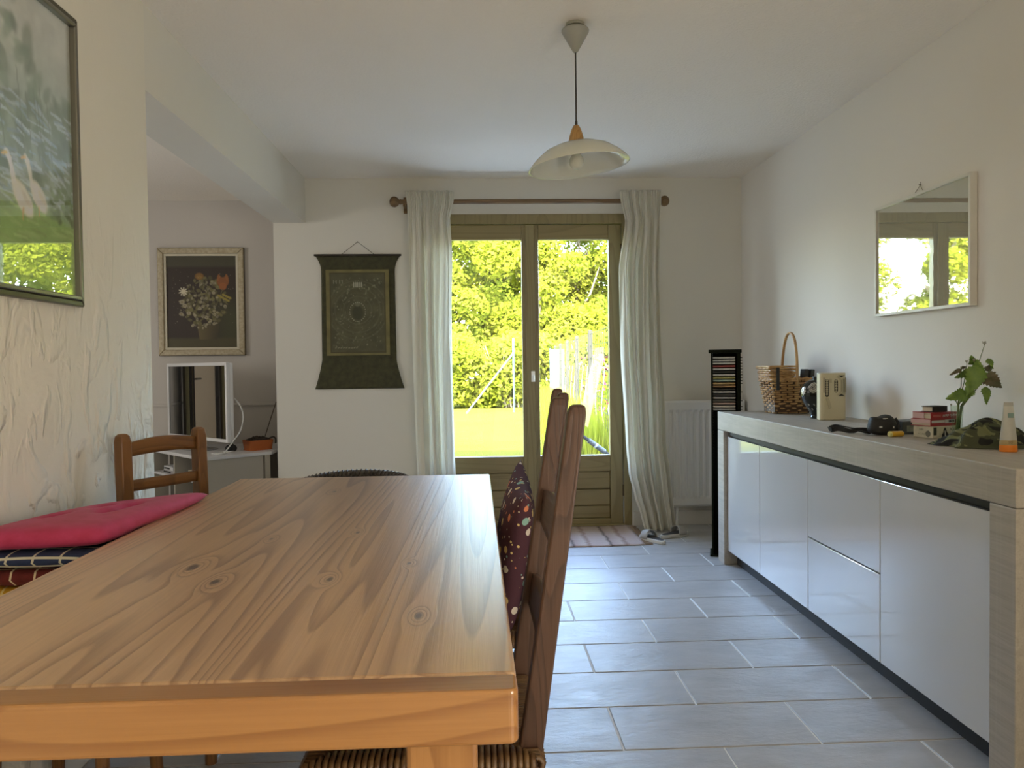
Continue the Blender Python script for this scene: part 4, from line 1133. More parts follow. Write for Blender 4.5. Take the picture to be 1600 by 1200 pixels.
# ------------------------------------------------------------------ wall art
def paint(o_name, w, h, nx, ny, canvas, parent, M_=None, mtl=None):
    """flat picture: a fine grid coloured per vertex from a painted array (rows from the top)"""
    xs = np.linspace(0, w, nx); zs_ = np.linspace(h, 0, ny)
    co = np.zeros((ny, nx, 3)); co[:, :, 0] = xs[None]; co[:, :, 2] = zs_[:, None]
    idx = np.arange(nx*ny).reshape(ny, nx)
    f_ = np.stack([idx[:-1, :-1], idx[1:, :-1], idx[1:, 1:], idx[:-1, 1:]], -1).reshape(-1, 4)
    me = bpy.data.meshes.new(o_name); me.from_pydata(co.reshape(-1, 3).tolist(), [], f_.tolist())
    H_, W_ = canvas.shape[:2]
    iy = np.clip((np.linspace(0, 1, ny)*(H_-1)).round().astype(int), 0, H_-1); ix = np.clip((np.linspace(0, 1, nx)*(W_-1)).round().astype(int), 0, W_-1)
    set_cols(me, canvas[iy][:, ix].reshape(-1, 3))
    me.materials.append(mtl or M_PRINT); o = bpy.data.objects.new(o_name, me); COL.objects.link(o); o.parent = parent
    if M_ is not None: o.matrix_local = M_
    return o
def smooth_noise(H_, W_, s, oct_=4):
    out = np.zeros((H_, W_)); amp = 1; tot = 0
    for k_ in range(oct_):
        gy, gx = max(2, int(H_/s)+2), max(2, int(W_/s)+2); G = rng.random((gy+1, gx+1))
        yy = np.linspace(0, gy-1.001, H_); xx = np.linspace(0, gx-1.001, W_); y0 = yy.astype(int); x0 = xx.astype(int); fy = (yy-y0)[:, None]; fx = (xx-x0)[None]
        fy = fy*fy*(3-2*fy); fx = fx*fx*(3-2*fx)
        v = G[y0][:, x0]*(1-fy)*(1-fx)+G[y0+1][:, x0]*fy*(1-fx)+G[y0][:, x0+1]*(1-fy)*fx+G[y0+1][:, x0+1]*fy*fx
        out += v*amp; tot += amp; amp *= .55; s = max(1.5, s/2)
    return out/tot
class Cv:
    def __init__(s, H_, W_, c): s.a = np.tile(np.array(c, float), (H_, W_, 1)); s.y, s.x = np.mgrid[0:H_, 0:W_].astype(float); s.y /= H_; s.x /= H_
    def blob(s, cx, cy_, rx, ry, col, al=1, ang=0, soft=.15):
        dx, dy = s.x-cx, s.y-cy_; c_, s_ = math.cos(ang), math.sin(ang); u = (dx*c_+dy*s_)/rx; v = (-dx*s_+dy*c_)/ry
        m = np.clip((1-np.hypot(u, v))/soft, 0, 1)[..., None]*al; s.a = s.a*(1-m)+np.array(col)*m
    def stroke(s, x0, y0, x1, y1, w, col, al=1):
        dx, dy = x1-x0, y1-y0; L_ = max(1e-6, dx*dx+dy*dy); t_ = np.clip(((s.x-x0)*dx+(s.y-y0)*dy)/L_, 0, 1)
        d_ = np.hypot(s.x-x0-t_*dx, s.y-y0-t_*dy); m = np.clip((w-d_)/(w*.4), 0, 1)[..., None]*al; s.a = s.a*(1-m)+np.array(col)*m
def frame4(bm, w, h, t_, d0, d1):
    """mitred frame round a w x h opening, in x-z, from depth d0 to d1 (y)"""
    I = [(0, 0), (w, 0), (w, h), (0, h)]; O = [(-t_, -t_), (w+t_, -t_), (w+t_, h+t_), (-t_, h+t_)]
    for k_ in range(4):
        q = [I[k_], O[k_], O[(k_+1) % 4], I[(k_+1) % 4]]
        a = [bm.verts.new((x, d0, z_)) for x, z_ in q]; b = [bm.verts.new((x, d1, z_)) for x, z_ in q]
        bm.faces.new(a); bm.faces.new(b[::-1])
        for i in range(4): bm.faces.new((a[i], b[i], b[(i+1) % 4], a[(i+1) % 4]))

# painting of geese, left wall: local x runs away from the camera, -y is the room side
PY1, PZ0, PZ1, PW = 2.353, 1.333, 2.168, 1.15
gp = thing('goose_painting', 'large glazed painting of white geese in a green landscape on the left wall', 'painting', (L, PY1-.03-PW, PZ0+.03), PI/2)
# rotz 90: local x -> +Y, local y -> -X ; local -y faces +X (the room)
ph, fw = PZ1-PZ0-.06, .03
bm = bmesh.new(); frame4(bm, PW, ph, .012, -.026, -.001); obj('frame_inner', bm, mat('pewter_frame', (.22, .21, .17), .3, .7), gp, bevel=.003)
bm = bmesh.new(); I = .012
frame4(bm, PW+2*I, ph+2*I, fw-I, -.020, -.001); bmesh.ops.transform(bm, matrix=Matrix.Translation((-I, 0, -I)), verts=bm.verts); obj('frame_outer', bm, mat('dark_bronze_frame', (.10, .09, .06), .35, .6), gp, bevel=.004)
H_, W_ = 200, int(200*PW/ph)
cv = Cv(H_, W_, (.16, .22, .17)); Wx = PW/ph
n1, n2 = smooth_noise(H_, W_, 60), smooth_noise(H_, W_, 14)
sk = np.clip((.42-cv.y)/.3, 0, 1)[..., None]; cv.a = cv.a*(1-sk)+np.array([.30, .32, .29])*sk
for k_ in range(260):      # dark tree masses
    x, y = rng.random()*Wx, rng.random()*.62
    if x > Wx-.30+.25*y: y = .28+.36*rng.random()
    cv.blob(x, y, .03+.05*rng.random(), .015+.03*rng.random(), np.array([.07, .11, .075])*(.7+.8*rng.random()), .75, rng.random()*3, .5)
for k_ in range(420):      # pale water and mist strokes
    x, y = rng.random()*Wx, .34+.36*rng.random(); L_ = .03+.07*rng.random()
    c_ = np.array([.27, .34, .36] if rng.random() < .6 else [.14, .22, .26])*(.7+.6*rng.random())
    cv.stroke(x, y, x+L_*.9, y+L_*(.5-.7*rng.random()), .004+.004*rng.random(), c_, .7)
for k_ in range(20): x = Wx-.05-.9*rng.random(); cv.stroke(x, .25+.2*rng.random(), x+.03, .55, .003, (.06, .09, .06), .7)
gs = np.clip((cv.y-.70+.06*(n1-.5))/.05, 0, 1)[..., None]; cv.a = cv.a*(1-gs)+np.array([.14, .25, .07])*gs
for k_ in range(260):
    x, y = rng.random()*Wx, .70+.30*rng.random(); cv.stroke(x, y, x+.03+.06*rng.random(), y+.01*rng.random(), .006, np.array([.18, .28, .09])*(.6+.8*rng.random()), .6)
for k_ in range(60): cv.blob(Wx-.16*rng.random(), .62+.12*rng.random(), .018, .014, np.array([.07, .12, .05])*(.6+rng.random()), .8, 0, .5)
for (gx, gy, sc) in ((Wx-.33, .70, 1), (Wx-.235, .675, .9), (Wx-.60, .73, 1.0), (Wx-.85, .70, .9), (Wx-1.05, .72, .9)):
    wht = (.50, .48, .40)
    cv.blob(gx, gy, .080*sc, .043*sc, wht, .95, .75, .25); cv.stroke(gx-.045*sc, gy-.04*sc, gx-.07*sc, gy-.115*sc, .014*sc, wht); cv.stroke(gx-.07*sc, gy-.115*sc, gx-.085*sc, gy-.13*sc, .015*sc, wht)
    cv.stroke(gx-.085*sc, gy-.13*sc, gx-.11*sc, gy-.12*sc, .006*sc, (.45, .28, .08)); cv.blob(gx+.02*sc, gy, .04*sc, .012*sc, (.36, .34, .29), .7, .75); cv.stroke(gx+.0, gy+.03*sc, gx-.005, gy+.07*sc, .004, (.35, .22, .08))
cv.a *= (1.5+1.1*n2)[..., None]; cv.a = np.clip(cv.a, 0, 1)**.80*1.1
paint('canvas', PW, ph, 260, 200, np.clip(cv.a, 0, 1), gp, Matrix.Translation((0, -.008, 0)))
obj('glass_pane', bx((0, -.0135, 0), (PW, -.0115, ph)), M_PICGLASS, gp)

# flower painting in the alcove
FW, FH = .655, .83; ft = .062
fp = thing('flower_painting', 'dark still life of a flower bouquet in a cream frame on the alcove wall', 'painting', (-2.455+ft, Y2, 1.252+ft), 0)
fp.rotation_euler = (0, .003, 0)
iw, ih = FW-2*ft, FH-2*ft
M_FR = mat('cream_carved_frame', (.48, .42, .29), .5, var=((.36, .30, .19), 50), bump=(140, .35, .003)); M_FRI = mat('ivory_slip', (.58, .54, .42), .5)
bm = bmesh.new(); frame4(bm, iw, ih, .018, -.022, -.001); obj('slip', bm, M_FRI, fp, bevel=.002)
bm = bmesh.new(); frame4(bm, iw+.036, ih+.036, ft-.018, -.035, -.001); bmesh.ops.transform(bm, matrix=Matrix.Translation((-.018, 0, -.018)), verts=bm.verts); obj('frame', bm, M_FR, fp, bevel=.008, seg=3)
bm = bmesh.new(); frame4(bm, FW-.004, FH-.004, .004, -.024, -.001); bmesh.ops.transform(bm, matrix=Matrix.Translation((-ft+.002, 0, -ft+.002)), verts=bm.verts); obj('frame_edge', bm, mat('dark_frame_edge', (.07, .05, .03), .5), fp)
H_, W_ = 220, int(220*iw/ih); A_ = iw/ih
cv = Cv(H_, W_, (.030, .018, .010))
tp_ = np.clip((.13-cv.y)/.03, 0, 1)[..., None]; cv.a = cv.a*(1-tp_)+np.array([.055, .05, .026])*tp_
rg_ = np.clip((cv.x-.40)/.25, 0, 1)*np.clip((cv.y-.35)/.3, 0, 1); cv.a = cv.a*(1-rg_[..., None])+np.array([.045, .045, .014])*rg_[..., None]
tb_ = np.clip((cv.y-.88)/.03, 0, 1)[..., None]; cv.a = cv.a*(1-tb_)+np.array([.065, .055, .020])*tb_
[cv.stroke(.33+.012*q, .76, .35+.0095*q, .90, .012, np.array([.11, .085, .032])*(1.1-.035*q), 1) for q in range(19)]
for k_ in range(170):
    a = rng.random()*2*PI; r_ = rng.random()**.5; x, y = .40+.24*r_*math.cos(a), .50+.28*r_*math.sin(a)
    cv.blob(x, y, .012+.022*rng.random(), .010+.018*rng.random(), np.array([.13, .115, .040])*(.5+.9*rng.random()), .9, rng.random()*3, .4)
for k_ in range(120):
    a = rng.random()*2*PI; r_ = rng.random()**.5; x, y = .38+.25*r_*math.cos(a), .52+.27*r_*math.sin(a); w_ = .006+.014*rng.random()
    cv.blob(x, y, w_, w_*(.7+.5*rng.random()), np.array([.36, .32, .20])*(.35+.7*rng.random()), .9, rng.random()*3, .4); cv.blob(x, y, w_*.3, w_*.3, (.16, .12, .04), .8)
for x, y, r_ in ((.16, .50, .035), (.19, .54, .03), (.15, .63, .028), (.23, .62, .028), (.42, .67, .026), (.35, .57, .025), (.36, .50, .02), (.50, .40, .022)): cv.blob(x, y, r_, r_*.85, (.34, .30, .20), .9, 0, .4); cv.blob(x, y, r_*.4, r_*.35, (.2, .16, .07), .8)
for q in range(9): cv.stroke(.175, .385, .175+.042*math.cos(q*.7), .385+.042*math.sin(q*.7), .008, (.58, .53, .38))
for x, y, r_ in ((.35, .22, .055),): cv.blob(x, y, r_, r_*.8, (.20, .10, .018), 1, 0, .3); cv.blob(x, y+.01, r_*.6, r_*.4, (.26, .15, .03), .7)
cv.blob(.60, .275, .070, .070, (.22, .075, .018), 1, 0, .12); cv.blob(.60, .205, .035, .03, (.030, .020, .010), 1, 0, .3); cv.blob(.555, .235, .018, .045, (.25, .09, .02), 1, .2, .3); cv.blob(.645, .235, .018, .045, (.25, .09, .02), 1, -.2, .3); cv.blob(.60, .33, .045, .045, (.28, .09, .02), 1, 0, .2); cv.stroke(.60, .36, .52, .55, .006, (.10, .09, .03))
for x0, y0, x1, y1 in ((.55, .43, .66, .49), (.60, .42, .68, .46)): cv.stroke(x0, y0, x1, y1, .014, (.28, .22, .035))
for k_ in range(80): cv.blob(.05+.66*rng.random(), .15+.6*rng.random(), .003, .003, (.36, .33, .22), .8)
paint('canvas', iw, ih, int(220*A_), 220, np.clip(cv.a, 0, 1), fp, Matrix.Translation((0, -.012, 0)))

# hanging scroll
hs = thing('wall_hanging', 'dark olive fabric scroll with gold-bordered panel hanging by a cord from the wall', 'wall hanging', (-.815, D-.004, .995))
HW, HH = .295, .925
def hwid(z_):      # half width up the cloth, z_ from the hem
    t_ = z_/HH
    if t_ > .88: q = (t_-.88)/.12; return .252+.043*q*q
    if t_ > .22: return .252+.006*(.88-t_)
    q = (.22-t_)/.22; return .256+.052*q**1.3
def hang(u, v):
    z_ = HH*(1-v); w_ = hwid(z_); x = w_*(2*u-1)
    return (x, -.004-.003*math.sin(u*9+z_*3)-.006*abs(2*u-1)**3*(1 if z_ < .2 else .4), z_)
bm = bmesh.new(); grid(bm, hang, 40, 60); c_ = obj('cloth', bm, mat('olive_brocade', (.036, .034, .012), .75, var=((.056, .054, .020), 30)), hs, smooth=True); md = c_.modifiers.new('t', 'SOLIDIFY'); md.thickness = .002
bm = bmesh.new(); tube(bm, [(-HW-.004, -.009, HH), (HW+.004, -.009, HH-.002)], .0075, 10); obj('top_rod', bm, mat('dark_dowel', (.03, .022, .012), .5), hs, smooth=True, angle=40)
bm = bmesh.new(); tube(bm, [(-.11, -.008, HH+.006), (.0, -.004, HH+.092), (.11, -.008, HH+.006)], .0018, 6); tube(bm, [(0, 0, HH+.090), (0, -.008, HH+.092)], .003, 6); obj('cord', bm, mat('hanging_cord', (.06, .05, .03), .7), hs)
H_, W_ = 200, 146
cv = Cv(H_, W_, (.085, .082, .040)); A_ = W_/H_
n1 = smooth_noise(H_, W_, 20)
for b_, c__ in ((.03, (.20, .17, .055)), (.055, (.06, .06, .025))):
    pass
cv.a *= (.6+.7*n1)[..., None]
for r_, al in ((.34, .35), (.30, .0), (.26, .4), (.20, .0), (.16, .5), (.115, .0)):
    d_ = np.abs(np.hypot((cv.x-.36), (cv.y-.47)*1.0)-r_); m = np.clip((.008-d_)/.004, 0, 1)[..., None]*(.26 if al else .10); cv.a = cv.a*(1-m)+np.array([.17, .165, .10])*m
cv.blob(.36, .50, .075, .10, (.045, .045, .022), .9, 0, .3); cv.blob(.36, .40, .035, .035, (.16, .15, .09), .8, 0, .4)
for q in range(24): a = q*PI/12; cv.blob(.36+.09*math.cos(a), .49+.11*math.sin(a), .006, .006, (.33, .32, .23), .9)
for q in range(260):
    x, y = .08+.56*rng.random(), .1+.8*rng.random()
    if math.hypot(x-.36, y-.47) > .12: cv.blob(x, y, .004+.009*rng.random(), .004+.016*rng.random(), np.array([.21, .20, .12])*(.3+.9*rng.random()), .7, rng.random(), .5)
for x in (.32, .345, .365, .39, .41): cv.stroke(x, .15, x, .20, .007, (.38, .37, .28))
for x in (.09, .12, .16, .19): cv.stroke(x, .12, x, .16, .005, (.34, .33, .25))
for k_ in range(9): cv.stroke(.10+.03*k_, .91, .115+.03*k_, .91-.02*rng.random(), .006, (.22, .21, .13))
m = ((cv.x < .045) | (cv.x > A_-.045) | (cv.y < .035) | (cv.y > .965)); cv.a[m] = np.array([.17, .145, .05])*(.7+.6*n1[m])[:, None]
m = ((cv.x < .06) | (cv.x > A_-.06) | (cv.y < .048) | (cv.y > .952)) & ~m; cv.a[m] = (.07, .06, .025)
paint('painted_panel', .434, .592, 146, 200, np.clip(cv.a, 0, 1), hs, Matrix.Translation((-.222, -.0135, .232)))

# mirror on the right wall: local x runs towards the camera
MY0, MY1, MZ0, MZ1 = 2.855, 3.561, 1.350, 1.851
mr = thing('wall_mirror', 'white-framed rectangular mirror reflecting the garden door on the right wall', 'mirror', (R, MY1, MZ0), -PI/2)
mw, mh, mt = MY1-MY0, MZ1-MZ0, .013
bm = bmesh.new(); frame4(bm, mw-2*mt, mh-2*mt, mt, -.030, -.001); bmesh.ops.transform(bm, matrix=Matrix.Translation((mt, 0, mt)), verts=bm.verts); obj('frame', bm, mat('white_frame', (.62, .60, .54), .4), mr, bevel=.0015)
m, t, b = newmat('mirror_glass'); b.inputs['Metallic'].default_value = .75; b.inputs['Roughness'].default_value = .015; b.inputs['Base Color'].default_value = (.76, .76, .66, 1)  # partly diffuse base puts a veiling haze over the reflection
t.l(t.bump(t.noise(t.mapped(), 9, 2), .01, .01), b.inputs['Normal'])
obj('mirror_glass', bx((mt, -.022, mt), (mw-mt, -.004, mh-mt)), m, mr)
bm = bmesh.new(); xc = mw*.47; tube(bm, [(xc-.035, -.012, mh), (xc, -.004, mh+.034), (xc+.035, -.012, mh)], .0014, 6); tube(bm, [(xc, 0, mh+.034), (xc, -.010, mh+.036)], .0025, 6); tube(bm, [(xc, -.006, mh+.034), (xc+.006, -.006, mh+.046)], .0012, 5)
obj('cord', bm, mat('grey_string', (.22, .2, .16), .7), mr)

# ------------------------------------------------------------------ pendant lamp
PX, PYY = .392, 3.0
pl = thing('pendant_lamp', 'white glass pendant lamp with wooden socket cover hanging from the ceiling', 'lamp', (PX, PYY, ZC))
bm = bmesh.new(); lathe(bm, [(0, -.001), (.036, -.001), (.036, -.012), (.0, -.012)], seg=28); tube(bm, [(.0, .0, -.012), (0, 0, -.03)], .006, 8); obj('ceiling_hook', bm, mat('grey_metal_plate', (.35, .34, .28), .4, .4), pl, smooth=True, angle=40)
bm = bmesh.new(); lathe(bm, [(0, -.022), (.049, -.022), (.0525, -.026), (.0525, -.031), (.049, -.038), (.010, -.107), (.006, -.111), (0, -.111)], seg=36); obj('canopy', bm, mat('grey_canopy', (.30, .30, .26), .45), pl, smooth=True, angle=50)
bm = bmesh.new(); tube(bm, [(0, 0, -.108), (0, 0, -.385)], .0032, 8); lathe(bm, [(.0, -.37), (.005, -.37), (.006, -.39), (.0, -.39)], seg=12); obj('cord', bm, mat('dark_cord', (.04, .035, .025), .5), pl, smooth=True, angle=50)
tilt = Matrix.Translation((0, 0, -.455)) @ Matrix.Rotation(-.105, 4, 'Y') @ Matrix.Translation((0, 0, .455))
bm = bmesh.new(); lathe(bm, [(.006, -.386), (.011, -.388), (.018, -.402), (.024, -.420), (.029, -.440), (.029, -.456), (.026, -.458)], seg=28, cap1=True); obj('socket_cover', bm, grain('beech_socket', (.42, .24, .08), (.28, .14, .04), 'z', 24, .4, 3), pl, smooth=True, angle=60)
bm = bmesh.new(); RS = .194
pr = [(.020, -.4560), (.045, -.4568), (.085, -.463), (.125, -.479), (.160, -.504), (.182, -.526), (RS, -.541), (RS+.001, -.5435), (RS-.003, -.5430), (.180, -.530), (.158, -.508), (.123, -.483), (.084, -.467), (.045, -.4608), (.020, -.460)]
lathe(bm, pr, seg=72); bmesh.ops.transform(bm, matrix=tilt, verts=bm.verts)
m, t, b = newmat('opal_glass'); b.inputs['Base Color'].default_value = (.80, .79, .70, 1); b.inputs['Roughness'].default_value = .12; b.inputs['Coat Weight'].default_value = .6; b.inputs['Coat Roughness'].default_value = .05
tl = t.n('BsdfTranslucent'); tl.inputs[0].default_value = (.80, .80, .70, 1); mx = t.n('MixShader'); mx.inputs[0].default_value = .35
t.l(b.outputs[0], mx.inputs[1]); t.l(tl.outputs[0], mx.inputs[2]); t.l(mx.outputs[0], m.node_tree.nodes['Material Output'].inputs[0])
obj('shade', bm, m, pl, smooth=True)
bm = bmesh.new(); lathe(bm, [(.014, -.457), (.0165, -.462), (.017, -.492), (.016, -.497)], seg=24, cap0=True, cap1=True); lh_ = obj('lamp_holder', bm, mat('grey_holder', (.28, .28, .24), .5), pl, smooth=True, angle=50)
bm = bmesh.new(); lathe(bm, [(.0155, -.4972), (.021, -.505), (.0265, -.516), (.028, -.527), (.026, -.538), (.019, -.548), (.010, -.5535), (0, -.555)], seg=28); obj('bulb', bm, mat('frosted_bulb', (.62, .62, .52), .25), lh_, smooth=True)

# ------------------------------------------------------------------ rug and sandals
rg0, rg1 = -.27, 1.045
rug = thing('rag_rug', 'pale pink woven rag rug with dark stripes at the foot of the garden door', 'rug', (0, 4.84, 0))
m, t, b = newmat('rag_weave'); v = t.n('TexCoord').outputs['Object']; s_ = t.n('SeparateXYZ'); t.l(v, s_.inputs[0])
wob = t.math('MULTIPLY', t.math('SUBTRACT', t.noise(t.mapped((2, 6, 1), (0, 0, 0), v), 3, 3), .5), .05)
st_ = t.math('FRACT', t.math('MULTIPLY', t.math('ADD', s_.outputs[0], wob), 4.2))
c_ = t.ramp(st_, [(0, (.50, .40, .36)), (.42, (.53, .44, .40)), (.50, (.08, .06, .05)), (.56, (.44, .33, .29)), (.80, (.54, .45, .41)), (.92, (.30, .20, .16)), (1, (.50, .40, .36))])
c_ = t.mix(t.math('MULTIPLY', t.noise(t.mapped((400, 12, 1), (0, 0, 0), v), 1, 2), .4), c_, (.36, .27, .23)); t.l(c_, b.inputs['Base Color']); b.inputs['Roughness'].default_value = .95
t.l(t.bump(t.noise(t.mapped((300, 20, 1), (0, 0, 0), v), 1, 3), .5, .004), b.inputs['Normal'])
bm = bmesh.new()
def rf(u, v): return (rg0+(rg1-rg0)*u, .595*v+.008*math.sin(u*7), .006+.0015*math.sin(u*30+v*5)+.003*math.exp(-((u-.985)/.02)**2))
grid(bm, rf, 60, 16); o = obj('weave', bm, m, rug, smooth=True); md = o.modifiers.new('t', 'SOLIDIFY'); md.thickness = .005
bm = bmesh.new()
for i in range(70):
    y = .01+.575*i/69; tube(bm, [(rg1-.004, y, .004), (rg1+.02, y+.006*random.uniform(-1, 1), .003), (rg1+.038+.02*random.random(), y+.02*random.uniform(-1, 1), .0025)], .0022, 4)
stuff(obj('fringe', bm, mat('rug_fringe', (.34, .26, .20), .95), rug))

M_SOLE = mat('grey_white_sole', (.62, .61, .56), .6); M_FOOT = mat('dark_footbed', (.07, .065, .06), .8); M_STRAP = mat('grey_strap', (.40, .39, .36), .7)
def sandal(loc, rz, label):
    o = thing('sandal', label, 'sandal', loc, rz, 'sandals by the trailing curtain')
    def wid(t_): return .036+.012*math.sin(PI*min(1, max(0, t_))*1.25-.5)*1 if False else (.033+.014*t_-.006*math.sin(2*PI*t_))
    n = 26
    def outline(k_):
        P = []
        for i in range(n): a = 2*PI*i/n; y = .122*math.sin(a); t_ = (y+.122)/.244; P.append((k_*wid(t_)*math.copysign(abs(math.cos(a))**.75, math.cos(a)), y*(k_ if k_ < 1 else 1)))
        return P
    bm = bmesh.new(); prism(bm, outline(1.0), 0, .024); obj('sole', bm, M_SOLE, o, bevel=.005)
    bm = bmesh.new(); prism(bm, outline(.86), .0241, .0262); obj('footbed', bm, M_FOOT, o)
    bm = bmesh.new()
    def sf(u, v):
        a = PI*u; y = .012+.062*v - .006*math.cos(2*a); w_ = wid((y+.122)/.244)+.001
        return (w_*math.cos(a), y, .014+(.058-.010*v)*math.sin(a)**.8)
    grid(bm, sf, 20, 5); s = obj('strap', bm, M_STRAP, o, smooth=True); md = s.modifiers.new('t', 'SOLIDIFY'); md.thickness = .004
    bm = bmesh.new(); prism(bm, [(x*1.02, y*1.01) for x, y in outline(1.0)], .0262, .0264); bm.free()
    return o
sandal((1.115, 4.955, 0), .42, 'grey-white slide sandal lying nearest the rug corner')
sandal((1.285, 5.075, 0), -1.02, 'grey-white slide sandal turned sideways under the radiator side of the trailing curtain')

# ------------------------------------------------------------------ alcove: television on its corner unit
A0, B0, C0 = Vector((-2.46, 5.93)), Vector((-1.815, 5.215)), Vector((-1.452, 5.545))
tv = thing('tv_unit', 'white low corner unit with open shelves under the television', 'tv unit', (0, 0, 0))
M_TVT = mat('white_unit_top', (.62, .62, .63), .35); M_TVS = mat('greige_unit_panel', (.42, .39, .33), .55)
pol = [A0, B0, C0, Vector((-1.452, 6.15)), Vector((-2.46, 6.15))]
bm = bmesh.new(); prism(bm, [tuple(p) for p in pol], .538, .560); obj('top', bm, M_TVT, tv, bevel=.002)
def panel(bm, p, q, z0, z1, th=.016, inn=1):
    d_ = (q-p).normalized(); nn = Vector((-d_.y, d_.x))*inn*th
    prism(bm, [tuple(p), tuple(q), tuple(q+nn), tuple(p+nn)], z0, z1)
uAB = (B0-A0).normalized(); uBC = (C0-B0).normalized()
bm = bmesh.new(); panel(bm, B0+uBC*.03+uAB*-.012, C0-uBC*.06+uAB*-.012, .05, .5378); obj('side_panel', bm, M_TVS, tv)
bm = bmesh.new(); panel(bm, B0+uBC*.006-uAB*.006, B0+uBC*.03-uAB*.006, 0, .5378, .03); panel(bm, C0-uBC*.05-uAB*.004, C0-uBC*.012-uAB*.004, 0, .5378, .035); pieces('post', bm, M_TVS, tv)
nAB = uBC
for f_ in (.03, .48, .97):
    p = A0.lerp(B0, f_)+nAB*.008
    bm = bmesh.new(); panel(bm, p, p+nAB*(.30 if f_ > .1 else .12), .0, .5378, .016, -1 if f_ > .9 else 1); obj('divider', bm, M_TVS, tv)
for z_ in (.06, .375):
    bm = bmesh.new(); p, q = A0.lerp(B0, .06)+nAB*.012, A0.lerp(B0, .94)+nAB*.012; prism(bm, [tuple(p), tuple(q), tuple(q+nAB*.28), tuple(p+nAB*.12)], z_, z_+.016); obj('shelf', bm, M_TVT, tv)
bm = bmesh.new(); p, q = A0.lerp(B0, .06)+nAB*.13, A0.lerp(B0, .94)+nAB*.30; panel(bm, p, q, .08, .53, .01); obj('back_panel', bm, mat('dark_unit_back', (.10, .09, .07), .7), tv)
def on_unit(f_, dpt): q = A0.lerp(B0, f_)+nAB*dpt; return q
rzAB = math.atan2(uAB.y, uAB.x)
for i, (f_, w_, h_, z_, lab, mt_) in enumerate(((.30, .20, .022, .3915, 'silver player on the shelf of the corner unit', mat('silver_box', (.45, .45, .47), .35, .4)), (.30, .17, .03, .414, 'slim white set-top box stacked on the silver player', M_TVT))):
    q = on_unit(f_, .03); b_ = thing('media_player', lab, 'media player', (q.x, q.y, z_), rzAB)
    obj('casing', bx((-w_/2, 0, 0), (w_/2, .10, h_)), mt_, b_, bevel=.003); bm = bmesh.new(); box(bm, (-w_/2+.01, -.001, h_*.3), (w_/2-.06, .0, h_*.7)); obj('front_slot', bm, M_BLK, b_)
q = on_unit(.72, .04); b_ = thing('beige_box', 'beige box in the right shelf opening of the corner unit', 'box', (q.x, q.y, .3915), rzAB); obj('box', bx((-.07, 0, 0), (.07, .10, .045)), mat('beige_card', (.42, .36, .26), .7), b_, bevel=.003); obj('lid', bx((-.072, -.002, .0452), (.072, .102, .055)), bpy.data.materials['beige_card'], b_, bevel=.002)
# television
TL_, TR_ = Vector((-2.362, 6.085)), Vector((-1.715, 5.455)); tc = (TL_+TR_)/2; tw = (TR_-TL_).length; ta = math.atan2(TR_.y-TL_.y, TR_.x-TL_.x)
te = thing('television', 'flat television with white bezel on the corner unit in the alcove', 'television', (tc.x, tc.y, .5605), ta)
z0_, z1_ = .072, .630; bz = .024
M_BEZ = mat('white_bezel', (.70, .70, .70), .3)
bm = bmesh.new(); frame4(bm, tw-2*bz, z1_-z0_-2*bz, bz, -.016, .012); bmesh.ops.transform(bm, matrix=Matrix.Translation((-tw/2+bz, 0, z0_+bz)), verts=bm.verts); obj('bezel', bm, M_BEZ, te, bevel=.004)
m, t, b = newmat('dark_screen'); b.inputs['Base Color'].default_value = (.012, .013, .014, 1); b.inputs['Roughness'].default_value = .02; b.inputs['IOR'].default_value = 4.2
obj('screen', bx((-tw/2+bz-.001, -.008, z0_+bz-.001), (tw/2-bz+.001, .010, z1_-bz+.001)), m, te)
obj('back_cover', bx((-tw/2+.004, .0122, z0_+.004), (tw/2-.004, .040, z1_-.004)), M_BEZ, te, bevel=.008)
bm = bmesh.new(); prism(bm, rr2(.14, .09, .03), 0, .010); sbase_ = obj('stand_base', bm, mat('chrome_stand', (.5, .5, .52), .15, .9), te, bevel=.002)
bm = bmesh.new(); tube(bm, [(0, .03, .010), (0, .026, .12)], .018, 14); obj('stand_neck', bm, bpy.data.materials['chrome_stand'], sbase_, smooth=True, angle=40)
# white cable
bm = bmesh.new()
P = [at(366, 622, y=5.49), at(374, 632, y=5.50), at(380, 650, y=5.50), at(376, 672, y=5.48), at(364, 690, y=5.45)]
c0 = P[-1]; zt = .5655
P += [Vector((c0.x-.05, c0.y-.06, zt)), Vector((c0.x-.11, c0.y-.03, zt)), Vector((c0.x-.12, c0.y+.03, zt)), Vector((c0.x-.05, c0.y+.05, zt+.002)), Vector((c0.x+.0, c0.y, zt+.008)), Vector((c0.x-.07, c0.y-.09, zt)), Vector((c0.x-.14, c0.y-.02, zt))]
def catmull(P, n=8):
    P = [Vector(p) for p in P]; Q = [P[0]*2-P[1]]+P+[P[-1]*2-P[-2]]; out = []
    for i in range(1, len(Q)-2):
        for k_ in range(n):
            t_ = k_/n; a, b_, c__, d_ = Q[i-1:i+3]
            out.append(.5*((2*b_)+(c__-a)*t_+(2*a-5*b_+4*c__-d_)*t_*t_+(3*b_-a-3*c__+d_)*t_**3))
    return out+[P[-1]]
CP = catmull(P)
for p in CP: p.z = max(p.z, .5652)
tube(bm, CP, .0045, 8); tag(obj('white_cable', bm, mat('white_cable', (.62, .62, .60), .4), None, smooth=True), 'white cable looping from the television edge onto the corner unit', 'cable')
gm = at(290, 697, z=.5605)
gc = thing('white_remote', 'white handset lying on the corner unit in front of the television', 'handset', (gm.x, gm.y, .5608), rzAB+.3)
